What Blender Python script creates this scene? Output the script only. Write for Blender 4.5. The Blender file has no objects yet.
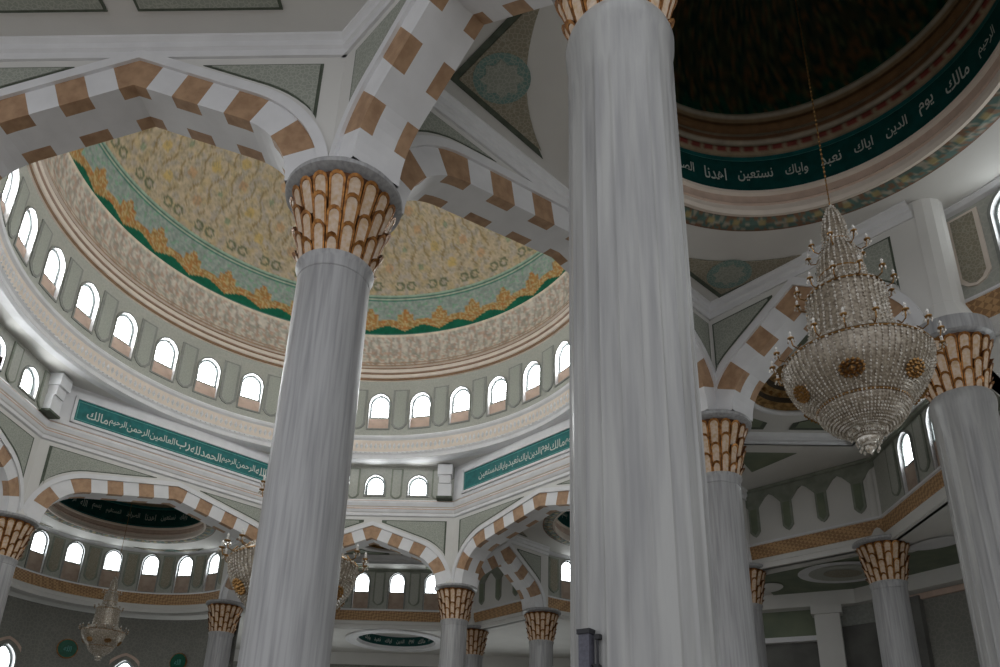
import bpy, math, random
from math import sin, cos, pi, radians, sqrt, atan2, hypot, floor, exp
from mathutils import Matrix, Vector, noise
from mathutils.geometry import tessellate_polygon

random.seed(7)
S = 2.45          # metres per plan unit
Z0 = 1.7          # eye height above the floor
OY = -0.18        # the octagon's centre lies a little south of the drum's centre
def W(x, y, h): return Vector((x*S, y*S, h*S+Z0))

scene = bpy.context.scene
C = scene.collection
# ------------------------------------------------------------------ camera
cd = bpy.data.cameras.new('camera'); cam = bpy.data.objects.new('camera', cd); C.objects.link(cam)
TH, RO, YAW = 0.38062, 0.03733, radians(2.9)
fw = Vector((0, cos(TH), sin(TH))); up = Vector((0, -sin(TH), cos(TH))); rt = Vector((1, 0, 0))
r2 = rt*cos(RO)+up*sin(RO); u2 = up*cos(RO)-rt*sin(RO)
M3 = Matrix((r2, u2, -fw)).transposed()
M3 = Matrix.Rotation(YAW, 3, 'Z') @ M3
cam.matrix_world = Matrix.Translation(W(3.807, -12.398, 0)) @ M3.to_4x4()
cd.sensor_width = 36; cd.lens = 36*.77836; cd.shift_x = .01476; cd.shift_y = .17248
cd.clip_start = .05; cd.clip_end = 300
scene.camera = cam
# ------------------------------------------------------------------ light and exposure
wd = bpy.data.worlds.new('world'); scene.world = wd; wd.use_nodes = True
bg = wd.node_tree.nodes['Background']; bg.inputs[0].default_value = (.95, .97, 1, 1); bg.inputs[1].default_value = .78
PANE = 23.0        # brightness of the daylit window glass
scene.view_settings.view_transform = 'Standard'; scene.view_settings.look = 'None'
scene.view_settings.exposure = 0.32; scene.view_settings.gamma = 1; scene.view_settings.use_curve_mapping = False
scene.cycles.use_denoising = True
scene.cycles.max_bounces = 8; scene.cycles.diffuse_bounces = 5; scene.cycles.glossy_bounces = 3
scene.cycles.transmission_bounces = 4; scene.cycles.sample_clamp_indirect = 6
scene.cycles.use_light_tree = True

# ------------------------------------------------------------------ materials
def mat(name, col, rough=.6, metal=0, var=0.0, scale=6, stretch=(1, 1, 1), col2=None, bump=0, spec=.3, lo=.35, hi=.65, detail=4, coord='Object'):
    m = bpy.data.materials.new(name); m.use_nodes = True
    nt = m.node_tree; b = nt.nodes['Principled BSDF']
    b.inputs['Base Color'].default_value = (*col, 1); b.inputs['Roughness'].default_value = rough
    b.inputs['Metallic'].default_value = metal; b.inputs['Specular IOR Level'].default_value = spec
    tc = nt.nodes.new('ShaderNodeTexCoord'); mp = nt.nodes.new('ShaderNodeMapping'); mp.inputs['Scale'].default_value = stretch
    nz = nt.nodes.new('ShaderNodeTexNoise'); nz.inputs['Scale'].default_value = scale; nz.inputs['Detail'].default_value = detail
    nt.links.new(tc.outputs[coord], mp.inputs[0]); nt.links.new(mp.outputs[0], nz.inputs[0])
    if col2 is None: col2 = tuple(max(0, c*(1-var)) for c in col)
    cr = nt.nodes.new('ShaderNodeValToRGB'); cr.color_ramp.elements[0].position = lo; cr.color_ramp.elements[1].position = hi
    cr.color_ramp.elements[0].color = (*col2, 1); cr.color_ramp.elements[1].color = (*col, 1)
    nt.links.new(nz.outputs[0], cr.inputs[0]); nt.links.new(cr.outputs[0], b.inputs['Base Color'])
    if bump:
        bp = nt.nodes.new('ShaderNodeBump'); bp.inputs['Strength'].default_value = bump; bp.inputs['Distance'].default_value = .03
        nt.links.new(nz.outputs[0], bp.inputs['Height']); nt.links.new(bp.outputs[0], b.inputs['Normal'])
    return m
def mat_lace(name, ground, line, scale=3.0, rough=.6, thr=.06, third=None):
    """fine interlaced ornament: voronoi cell borders over a ground colour"""
    m = bpy.data.materials.new(name); m.use_nodes = True
    nt = m.node_tree; b = nt.nodes['Principled BSDF']; b.inputs['Roughness'].default_value = rough
    b.inputs['Specular IOR Level'].default_value = .2
    tc = nt.nodes.new('ShaderNodeTexCoord')
    vo = nt.nodes.new('ShaderNodeTexVoronoi'); vo.feature = 'DISTANCE_TO_EDGE'; vo.inputs['Scale'].default_value = scale
    v2 = nt.nodes.new('ShaderNodeTexVoronoi'); v2.feature = 'F1'; v2.inputs['Scale'].default_value = scale*2.1
    nt.links.new(tc.outputs['Object'], vo.inputs['Vector']); nt.links.new(tc.outputs['Object'], v2.inputs['Vector'])
    cr = nt.nodes.new('ShaderNodeValToRGB'); cr.color_ramp.elements[0].position = thr; cr.color_ramp.elements[1].position = thr*1.8
    cr.color_ramp.elements[0].color = (*line, 1); cr.color_ramp.elements[1].color = (*ground, 1)
    nt.links.new(vo.outputs['Distance'], cr.inputs[0])
    c2 = nt.nodes.new('ShaderNodeValToRGB'); c2.color_ramp.elements[0].position = .18; c2.color_ramp.elements[1].position = .3
    c2.color_ramp.elements[0].color = (*(third or line), 1); c2.color_ramp.elements[1].color = (*ground, 1)
    nt.links.new(v2.outputs['Distance'], c2.inputs[0])
    mx = nt.nodes.new('ShaderNodeMixRGB'); mx.inputs[0].default_value = .5
    nt.links.new(cr.outputs[0], mx.inputs[1]); nt.links.new(c2.outputs[0], mx.inputs[2])
    nt.links.new(mx.outputs[0], b.inputs['Base Color'])
    return m
def mat_attr(name, rough=.6, spec=.2):
    """ornament laid out over the mesh, weathered by a fine noise"""
    m = bpy.data.materials.new(name); m.use_nodes = True
    nt = m.node_tree; b = nt.nodes['Principled BSDF']; b.inputs['Roughness'].default_value = rough
    b.inputs['Specular IOR Level'].default_value = spec
    at = nt.nodes.new('ShaderNodeVertexColor'); at.layer_name = 'pattern'
    tc = nt.nodes.new('ShaderNodeTexCoord'); nz = nt.nodes.new('ShaderNodeTexNoise'); nz.inputs['Scale'].default_value = 3.0; nz.inputs['Detail'].default_value = 6
    nt.links.new(tc.outputs['Object'], nz.inputs[0])
    mr = nt.nodes.new('ShaderNodeMapRange'); mr.inputs[1].default_value = .3; mr.inputs[2].default_value = .7; mr.inputs[3].default_value = .8; mr.inputs[4].default_value = 1.15
    nt.links.new(nz.outputs[0], mr.inputs[0])
    mx = nt.nodes.new('ShaderNodeVectorMath'); mx.operation = 'SCALE'
    nt.links.new(at.outputs[0], mx.inputs[0]); nt.links.new(mr.outputs[0], mx.inputs['Scale']); nt.links.new(mx.outputs[0], b.inputs['Base Color'])
    return m
def mat_lattice(name, a, bcol, scale=10):
    m = bpy.data.materials.new(name); m.use_nodes = True
    nt = m.node_tree; b = nt.nodes['Principled BSDF']; b.inputs['Roughness'].default_value = .6
    tc = nt.nodes.new('ShaderNodeTexCoord')
    ck = nt.nodes.new('ShaderNodeTexChecker'); ck.inputs['Scale'].default_value = scale
    mp = nt.nodes.new('ShaderNodeMapping'); mp.inputs['Rotation'].default_value = (0, radians(45), radians(20))
    nt.links.new(tc.outputs['Object'], mp.inputs[0]); nt.links.new(mp.outputs[0], ck.inputs[0])
    ck.inputs['Color1'].default_value = (*a, 1); ck.inputs['Color2'].default_value = (*bcol, 1)
    nt.links.new(ck.outputs[0], b.inputs['Base Color'])
    return m
def mat_emit(name, col, strength):
    m = bpy.data.materials.new(name); m.use_nodes = True
    nt = m.node_tree; nt.nodes.remove(nt.nodes['Principled BSDF'])
    e = nt.nodes.new('ShaderNodeEmission'); e.inputs[1].default_value = strength
    nz = nt.nodes.new('ShaderNodeTexNoise'); nz.inputs['Scale'].default_value = 1.2
    tc = nt.nodes.new('ShaderNodeTexCoord'); nt.links.new(tc.outputs['Object'], nz.inputs[0])
    cr = nt.nodes.new('ShaderNodeValToRGB'); cr.color_ramp.elements[0].color = tuple(c*.9 for c in col)+(1,); cr.color_ramp.elements[1].color = (*col, 1)
    nt.links.new(nz.outputs[0], cr.inputs[0]); nt.links.new(cr.outputs[0], e.inputs[0])
    nt.links.new(e.outputs[0], nt.nodes['Material Output'].inputs[0])
    return m
M = dict(
 plaster = mat('plaster', (.67, .66, .64), .7, var=.07, scale=.5),
 white   = mat('white_stone', (.74, .74, .76), .5, var=.08, scale=1.5),
 cream   = mat('cream_plaster', (.76, .67, .59), .6, var=.08, scale=2),
 pink    = mat('pink_plaster', (.60, .45, .37), .6, var=.15, scale=3),
 brown   = mat('brown_line', (.28, .17, .10), .6, var=.2, scale=3),
 tan     = mat('tan_voussoir', (.44, .28, .17), .55, col2=(.33, .20, .12), scale=4),
 marble  = mat('marble', (.40, .40, .41), .32, col2=(.27, .27, .28), scale=3.0, stretch=(3.4, 3.4, .16), spec=.5, lo=.32, hi=.6, detail=8),
 marble_rib = mat('marble_ribbed', (.35, .35, .345), .30, col2=(.24, .24, .245), scale=2.5, stretch=(3.0, 3.0, .18), spec=.5, lo=.3, hi=.62, detail=8),
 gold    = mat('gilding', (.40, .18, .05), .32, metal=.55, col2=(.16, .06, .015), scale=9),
 goldshade = mat('gilding_shaded', (.12, .045, .015), .5, metal=.3, var=.4, scale=9),  # darker gilding: shade between and under the capital leaves, put into the colour
 petal   = mat('capital_petal', (.66, .54, .45), .4, col2=(.56, .38, .22), scale=9),
 greygreen = mat_lace('grey_green_ornament', (.41, .42, .38), (.50, .49, .45), 5.0, third=(.35, .37, .33)),
 spandrel = mat_lace('spandrel_ornament', (.30, .32, .28), (.46, .46, .41), 9.0, third=(.22, .25, .22)),
 panelbrown = mat_lace('brown_panel_ornament', (.27, .24, .18), (.44, .42, .35), 9.0, third=(.2, .24, .2)),
 teallace = mat_lace('teal_rosette_ornament', (.16, .26, .24), (.42, .42, .35), 9.0, third=(.05, .20, .19)),
 darkgreen = mat('dark_green_line', (.10, .12, .09), .6, var=.3, scale=4),
 niche   = mat('niche_plaster', (.28, .30, .25), .65, col2=(.21, .23, .19), scale=2),
 lattice = mat_lattice('orange_lattice', (.50, .30, .14), (.30, .17, .08), 6.5),
 teal    = mat('teal_field', (.015, .17, .17), .5, var=.3, scale=3),
 teal_light = mat('pale_teal_line', (.12, .36, .33), .5, var=.2),
 teal_dark = mat('dark_teal_field', (.005, .075, .07), .5, var=.3, scale=3),
 letter  = mat('lettering', (.62, .66, .62), .5, var=.1, scale=4),
 cgreen  = mat('ceiling_green', (.20, .23, .16), .6, col2=(.15, .18, .13), scale=.8),
 rosette = mat('rosette_gold', (.40, .25, .10), .5, col2=(.16, .09, .03), scale=5),
 darkhole = mat('rosette_dark', (.05, .035, .02), .7, var=.3),
 wallpat = mat_lace('wall_paper_ornament', (.21, .21, .19), (.30, .29, .26), 4.0, third=(.15, .15, .14)),
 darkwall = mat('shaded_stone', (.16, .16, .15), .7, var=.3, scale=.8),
 medal   = mat('medallion_green', (.01, .12, .07), .4, var=.4, scale=6),
 carpet  = mat('carpet', (.34, .31, .27), .9, col2=(.25, .23, .20), scale=1.2),
 crystal = mat('crystal', (.80, .76, .70), .10, metal=.25, col2=(.40, .35, .28), scale=9, spec=1.0, lo=.4, hi=.6),
 crystal_shell = mat('crystal_shell', (.38, .33, .26), .3, metal=.2, col2=(.18, .14, .10), scale=14, spec=.8),
 brass   = mat('brass', (.34, .19, .07), .3, metal=.85, var=.3, scale=5),
 candle  = mat('candle_sleeve', (.6, .58, .55), .4, var=.1),
 bulb    = mat('bulb_glass', (.8, .78, .75), .15, var=.1, spec=.8),
 pane    = mat_emit('daylit_glass', (.97, 1, 1), PANE),
 pane_low = mat_emit('daylit_glass_lower', (.95, 1, 1), 5.0),
 sillbrown = mat('sill_plaster', (.44, .34, .27), .6, col2=(.34, .25, .20), scale=3),
 framegrey = mat('window_frame_grey', (.22, .25, .25), .6, var=.15),
 pierfill = mat_lace('pier_ornament', (.36, .38, .34), (.46, .46, .42), 7.0, third=(.29, .32, .28)),
 greyline = mat('grey_moulding', (.30, .31, .29), .6, var=.2),
 grid    = mat('window_bar', (.6, .66, .66), .5, var=.1),
 black   = mat('black_plastic', (.02, .02, .025), .4, var=.3),
 greyplastic = mat('grey_grille', (.10, .10, .13), .5, var=.3, scale=30),
 attr    = mat_attr('painted_ornament'),
 attr_gl = mat_attr('painted_ornament_dark', .5),
)
# ------------------------------------------------------------------ mesh helpers
class MB:
    def __init__(s): s.v = []; s.f = []; s.m = []
    def add(s, vs, fs, mi=0):
        o = len(s.v); s.v += [tuple(p) for p in vs]
        for k, f in enumerate(fs): s.f.append(tuple(i+o for i in f)); s.m.append(mi[k] if isinstance(mi, (list, tuple)) else mi)
        return s
    def box(s, x0, x1, y0, y1, z0, z1, mi=0):
        return s.add([(x, y, z) for z in (z0, z1) for x, y in ((x0, y0), (x1, y0), (x1, y1), (x0, y1))],
              [(3, 2, 1, 0), (4, 5, 6, 7), (0, 1, 5, 4), (1, 2, 6, 5), (2, 3, 7, 6), (3, 0, 4, 7)], mi)
    def lathe(s, prof, n, cx=0, cy=0, a0=0, a1=2*pi, mi=0, flip=False, rmod=None):
        full = abs(a1-a0-2*pi) < 1e-6; na = n if full else n+1
        vs = []
        for (r, h) in prof:
            for j in range(na):
                a = a0+(a1-a0)*j/n; rr = r*(rmod(a, h) if rmod else 1)
                vs.append((cx+rr*sin(a), cy+rr*cos(a), h))
        fs = []; ms = []
        for i in range(len(prof)-1):
            for j in range(n):
                k = (j+1) % na if full else j+1
                q = (i*na+j, i*na+k, (i+1)*na+k, (i+1)*na+j)
                fs.append(q if flip else q[::-1]); ms.append(mi[i] if isinstance(mi, (list, tuple)) else mi)
        return s.add(vs, fs, ms)
    def poly(s, pts, z, mi=0, dz=0, down=True):
        """flat polygon in plan at height z; with dz it gets thickness upwards"""
        tri = tessellate_polygon([[Vector((x, y, 0)) for x, y in pts]]); n = len(pts)
        s.add([(x, y, z) for x, y in pts], tri, mi)
        if dz:
            s.add([(x, y, z+dz) for x, y in pts], tri, mi)
            s.add([(x, y, z) for x, y in pts]+[(x, y, z+dz) for x, y in pts], [(i, (i+1) % n, n+(i+1) % n, n+i) for i in range(n)], mi)
        return s
    def vpoly(s, pts, y, mi=0, t=0.0):
        """upright polygon of (x,z) at depth y, t thick towards +y"""
        tri = tessellate_polygon([[Vector((x, z, 0)) for x, z in pts]]); n = len(pts)
        s.add([(x, y, z) for x, z in pts], tri, mi)
        if t:
            s.add([(x, y+t, z) for x, z in pts], tri, mi)
            s.add([(x, y, z) for x, z in pts]+[(x, y+t, z) for x, z in pts], [(i, (i+1) % n, n+(i+1) % n, n+i) for i in range(n)], mi)
        return s
    def tube(s, pts, r, n=6, mi=0):
        """tube through a list of points (r may be a list)"""
        vs = []; P = [Vector(p) for p in pts]
        for i, p in enumerate(P):
            d = (P[min(i+1, len(P)-1)]-P[max(i-1, 0)]).normalized()
            a = d.cross(Vector((0, 0, 1)));
            if a.length < 1e-3: a = Vector((1, 0, 0))
            a.normalize(); b = d.cross(a); rr = r[i] if isinstance(r, (list, tuple)) else r
            for k in range(n): vs.append(p+(a*cos(2*pi*k/n)+b*sin(2*pi*k/n))*rr)
        fs = [(i*n+k, i*n+(k+1) % n, (i+1)*n+(k+1) % n, (i+1)*n+k) for i in range(len(P)-1) for k in range(n)]
        fs += [tuple(range(n))[::-1], tuple((len(P)-1)*n+k for k in range(n))]
        return s.add(vs, fs, mi)
    def torus(s, R, r, h, n=64, m=8, mi=0, cx=0, cy=0):
        vs = [(cx+(R+r*cos(2*pi*k/m))*sin(2*pi*j/n), cy+(R+r*cos(2*pi*k/m))*cos(2*pi*j/n), h+r*sin(2*pi*k/m)) for j in range(n) for k in range(m)]
        return s.add(vs, [(j*m+k, j*m+(k+1) % m, ((j+1) % n)*m+(k+1) % m, ((j+1) % n)*m+k) for j in range(n) for k in range(m)], mi)
    def gem(s, p, r, mi=0, st=1.6):
        x, y, z = p
        return s.add([(x+r, y, z), (x, y+r, z), (x-r, y, z), (x, y-r, z), (x, y, z+r*st), (x, y, z-r*st)],
            [(0, 1, 4), (1, 2, 4), (2, 3, 4), (3, 0, 4), (1, 0, 5), (2, 1, 5), (3, 2, 5), (0, 3, 5)], mi)
    def build(s, name, mats, parent=None, at=None, rz=0, h0=0, smooth=False, col=None, recalc=True):
        """at=(x,y) in plan puts the origin there; the mesh is given relative to it (and to height h0 when at is given)"""
        me = bpy.data.meshes.new(name)
        sc = S; zoff = Z0 if (parent is None and at is None) else 0
        me.from_pydata([(x*sc, y*sc, z*sc+zoff) for x, y, z in s.v], [], s.f)
        if not isinstance(mats, (list, tuple)): mats = [mats]
        for q in mats: me.materials.append(M[q] if isinstance(q, str) else q)
        me.polygons.foreach_set('material_index', [min(i, len(mats)-1) for i in s.m])
        if smooth: me.polygons.foreach_set('use_smooth', [True]*len(s.f))
        if col:
            ca = me.color_attributes.new('pattern', 'FLOAT_COLOR', 'POINT'); buf = []
            for p in s.v: buf += [*col(*p), 1.0]
            ca.data.foreach_set('color', buf)
        me.update()
        o = bpy.data.objects.new(name, me); C.objects.link(o)
        if parent is not None: o.parent = parent
        elif at is not None: o.location = W(at[0], at[1], h0); o.rotation_euler.z = rz
        return o
def tag(o, label=None, cat=None, group=None, kind=None):
    if label: o['label'] = label
    if cat: o['category'] = cat
    if group: o['group'] = group
    if kind: o['kind'] = kind
    return o
def thing(name, x, y, h, rz=0, label=None, cat=None, group=None, kind=None):
    o = bpy.data.objects.new(name, None); o.empty_display_size = .3; C.objects.link(o)
    o.location = W(x, y, h); o.rotation_euler.z = rz
    return tag(o, label, cat, group, kind)
def kids(o): return [c for c in bpy.data.objects if c.parent is o]
def dup(root, x, y, h, rz=0, label=None, group=None, scale=None):
    r = root.copy(); C.objects.link(r); r.location = W(x, y, h); r.rotation_euler.z = rz
    if label: r['label'] = label
    if group: r['group'] = group
    if scale: r.scale = (scale,)*3
    for ch in kids(root):
        c = ch.copy(); C.objects.link(c); c.parent = r
        for g in kids(ch):
            d = g.copy(); C.objects.link(d); d.parent = c
    return r
def smooth_angle(o, deg=35):
    me = o.data; me.polygons.foreach_set('use_smooth', [True]*len(me.polygons))
    try: me.set_sharp_from_angle(angle=radians(deg))
    except Exception: pass
def lerp(a, b, t): return a+(b-a)*t

# pointed (four-centred) arch profile: list of (x, z, nx, nz) from right springing over the apex to the left
def arch_profile(a, rise, rr=None, n=14):
    rr = rr or a*.55; cx = a-rr
    lo, hi = .05, 1.5
    def miss(phi):   # tangent line from the arc end must pass through (0, rise)
        px, pz = cx+rr*cos(phi), rr*sin(phi); tx, tz = -sin(phi), cos(phi)
        t = -px/tx if abs(tx) > 1e-9 else 0
        return pz+tz*t-rise
    for _ in range(50):
        mid = (lo+hi)/2
        if miss(mid) > 0: lo = mid
        else: hi = mid
    phi = (lo+hi)/2
    pts = [(cx+rr*cos(phi*i/n), rr*sin(phi*i/n), cos(phi*i/n), sin(phi*i/n)) for i in range(n+1)]
    px, pz = pts[-1][:2]; nx, nz = cos(phi), sin(phi)
    m = 10
    pts += [(lerp(px, 0, i/m), lerp(pz, rise, i/m), nx, nz) for i in range(1, m+1)]
    # resample by arc length
    L = [0]
    for i in range(1, len(pts)): L.append(L[-1]+hypot(pts[i][0]-pts[i-1][0], pts[i][1]-pts[i-1][1]))
    return pts, L, phi
def sample(pts, L, s):
    for i in range(1, len(L)):
        if s <= L[i]+1e-9:
            t = (s-L[i-1])/max(1e-9, L[i]-L[i-1]); return tuple(lerp(pts[i-1][k], pts[i][k], t) for k in range(4))
    return pts[-1]
def half_profiles(a, rise, off, count, rr=None):
    """right half, `count` blocks alternating with a half key block at the apex"""
    pts, L, phi = arch_profile(a, rise, rr)
    T = L[-1]; blk = T/(count+.5)
    cuts = [T-blk*.5-blk*k for k in range(count+1)]; cuts = [0]+sorted(c for c in cuts if c > 1e-6)+[T]
    out = []
    for i in range(len(cuts)-1):
        k = len(cuts)-2-i
        sub = [lerp(cuts[i], cuts[i+1], q/3) for q in range(4)]
        out.append((k % 2 == 0, [sample(pts, L, q) for q in sub]))
    return out
def offp(p, d, apex=False):
    x, z, nx, nz = p
    if apex and x < 1e-4:         # mitre at the apex
        return (0, z+d/nz)
    q = (x+nx*d, z+nz*d)
    return (max(q[0], 0), q[1])
def offcurve(a, rise, d, n=30, rr=None):
    pts, L, phi = arch_profile(a, rise, rr)
    c = []
    for i in range(n+1):
        p = sample(pts, L, L[-1]*i/n); c.append(offp(p, d, True))
    # past the apex the mitre keeps the line straight
    res = [q for q in c if not (q[0] <= 0 and q is not c[-1])]
    return res
SPRING = 5.29
def make_arch(name, L, rise, label, group, x, y, rz, thick=.5, ring=.31, count=7, jamb=.5, kr=.4):
    a = L/2-jamb; RR = a*kr
    root = thing(name, x, y, SPRING, rz, label, 'arch', group)
    blocks = half_profiles(a, rise, ring, count, RR)
    mb = MB(); t = thick/2; e = .13
    for sx in (1, -1):
        for tan, ps in blocks:
            mi = 1 if tan else 0
            for i in range(len(ps)-1):
                p, q = ps[i], ps[i+1]
                I0, I1 = offp(p, 0), offp(q, 0); O0, O1 = offp(p, ring, True), offp(q, ring, True)
                for y0, y1, m in ((-t, -t+e, mi), (-t+e, t-e, 0), (t-e, t, mi)):
                    mb.add([(sx*I0[0], y0, I0[1]), (sx*I1[0], y0, I1[1]), (sx*I1[0], y1, I1[1]), (sx*I0[0], y1, I0[1])], [(0, 1, 2, 3) if sx > 0 else (3, 2, 1, 0)], m)
                for yy in (-t, t):
                    f = (0, 1, 2, 3) if (sx > 0) == (yy < 0) else (3, 2, 1, 0)
                    mb.add([(sx*I0[0], yy, I0[1]), (sx*O0[0], yy, O0[1]), (sx*O1[0], yy, O1[1]), (sx*I1[0], yy, I1[1])], [f], mi)
    mb.build('voussoir_ring', ['white', 'tan'], root)
    # raised white rim outside the blocks
    c0 = offcurve(a, rise, ring-.005, rr=RR); c1 = offcurve(a, rise, ring+.10, rr=RR)
    n = min(len(c0), len(c1)); c0 = c0[:n-1]+[c0[-1]]; c1 = c1[:n-1]+[c1[-1]]
    for sy in (-1, 1):
        mb = MB()
        for sx in (1, -1):
            y0, y1 = sy*(t-.01), sy*(t+.035)
            for i in range(n-1):
                A, B, D, E = c0[i], c0[i+1], c1[i+1], c1[i]
                mb.add([(sx*A[0], y1, A[1]), (sx*B[0], y1, B[1]), (sx*D[0], y1, D[1]), (sx*E[0], y1, E[1])], [(0, 1, 2, 3)], 0)
                mb.add([(sx*A[0], y0, A[1]), (sx*B[0], y0, B[1]), (sx*B[0], y1, B[1]), (sx*A[0], y1, A[1])], [(0, 1, 2, 3)], 0)
                mb.add([(sx*E[0], y0, E[1]), (sx*D[0], y0, D[1]), (sx*D[0], y1, D[1]), (sx*E[0], y1, E[1])], [(0, 1, 2, 3)], 0)
        mb.build('white_rim', 'white', root)
    return root
def make_archwall(name, L, rise, x, y, rz, ztop, thick=.5, ring=.31, jamb=.5, panels=(1, -1), pm='spandrel', kr=.4, cornice=(1,), zdrop=.36):
    """the wall that fills the spandrels over an arch; local origin like the arch"""
    a = L/2-jamb; RR = a*kr; c = offcurve(a, rise, ring-.02, rr=RR); t = thick/2-.004; zt = ztop-SPRING
    root = thing(name, x, y, SPRING, rz, kind='structure')
    mb = MB(); c = [(L/2, -.02), (c[0][0], -.02)]+c
    for sx in (1, -1):
        for i in range(len(c)-1):
            A, B = c[i], c[i+1]
            if abs(A[0]-B[0]) < 1e-6: continue
            for yy in (-t, t): mb.add([(sx*A[0], yy, A[1]), (sx*B[0], yy, B[1]), (sx*B[0], yy, zt), (sx*A[0], yy, zt)], [(0, 1, 2, 3)])
        mb.add([(sx*L/2, -t, -.02), (sx*L/2, t, -.02), (sx*L/2, t, zt), (sx*L/2, -t, zt)], [(0, 1, 2, 3)])
    mb.add([(-L/2, -t, zt), (L/2, -t, zt), (L/2, t, zt), (-L/2, t, zt)], [(0, 1, 2, 3)])
    mb.build('wall_face', 'plaster', root)
    for sy in cornice:
        m = MB(); pr = [(0, -.27), (.03, -.27), (.03, -.19), (.06, -.17), (.06, -.10), (.10, -.07), (.10, -.035)]
        V = []
        for d, z in pr: V += [(-L/2+d*.3, sy*(t+d), zt+z), (L/2-d*.3, sy*(t+d), zt+z)]
        m.add(V, [(2*i, 2*i+1, 2*i+3, 2*i+2) for i in range(len(pr)-1)]); m.build('cornice', 'white', root)
    c2 = offcurve(a, rise, ring+.16, rr=RR); xm = L/2-.30; zm = zt-zdrop
    pts = [p for p in c2 if p[0] < xm and p[1] < zm]
    if len(pts) > 3:
        zi = [q for q in c2 if q[0] >= xm]; z0 = (zi[-1][1] if zi else pts[0][1])
        xe = pts[-1][0]
        poly = [(xm, z0)]+pts+[(xe, zm), (xm, zm)]
        gx = sum(p[0] for p in poly)/len(poly); gx = (gx+xm)/2; gz = lerp(sum(p[1] for p in poly)/len(poly), zm, .3)
        for sy in panels:
            if sy not in cornice:
                zm = zt-.13; pts = [p for p in c2 if p[0] < xm and p[1] < zm]; poly = [(xm, z0)]+pts+[(pts[-1][0], zm), (xm, zm)]
                gx = (sum(p[0] for p in poly)/len(poly)+xm)/2; gz = lerp(sum(p[1] for p in poly)/len(poly), zm, .3)
            for sx in (1, -1):
                y0 = sy*t
                m1 = MB().vpoly([(sx*px, pz) for px, pz in poly], y0-.006 if sy < 0 else y0-.004, 0, .010)
                inner = [(lerp(px, gx, .1), lerp(pz, gz, .1)) for px, pz in poly]
                m1.vpoly([(sx*px, pz) for px, pz in inner], y0-.014 if sy < 0 else y0, 1, .014)
                m1.build('spandrel_panel', ['darkgreen', pm], root)
    return root
# ------------------------------------------------------------------ columns
HF = -Z0/S     # floor height in units
def capital_mb():
    """bell clad in tall round-headed leaves, staggered from one file to the next"""
    mb = MB(); ht = .75; N = 18
    def R(z): t = z/ht; return .313+.03*t+.105*t*t
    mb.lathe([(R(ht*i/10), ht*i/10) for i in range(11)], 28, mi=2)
    k = 6
    for par in (0, 1):
        tops = (.725, .53, .26) if par == 0 else (.725, .39, .13)
        for zi, zt in enumerate(tops):
            zb = max(0, zt-.34) if zi else zt-.33
            for j in range(N//2):
                a = 2*pi*(2*j+par)/N; w = pi/N
                def outline(sw, st, sb):
                    return [(-sw, sb)]+[(-sw*cos(pi*i/k), st-(1-sin(pi*i/k))*sw*.42) for i in range(k+1)]+[(sw, sb)]
                out = outline(w*.93, zt, zb); inn = outline(w*.66, zt-.028, zb)
                up_ = .075 if zi else .05
                def pt(q, lift):
                    t = (q[1]-zb)/(zt-zb); r = R(q[1])+lift*(.15+.85*t*t)
                    return (r*sin(a+q[0]), r*cos(a+q[0]), q[1])
                n = len(out); V = [pt(q, up_) for q in out]+[pt(q, up_) for q in inn]+[pt(q, up_-.008) for q in inn]+[pt(q, -.01) for q in out]
                F = [(i, i+1, n+i+1, n+i) for i in range(n-1)]+[(n+i, n+i+1, 2*n+i+1, 2*n+i) for i in range(n-1)]+[(i, i+1, 3*n+i+1, 3*n+i) for i in range(n-1)]
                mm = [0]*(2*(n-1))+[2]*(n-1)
                # face bowed outwards along the middle
                F += [tuple(2*n+i for i in range(n))]; mm += [1]
                mb.add(V, F, mm)
    return mb
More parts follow.
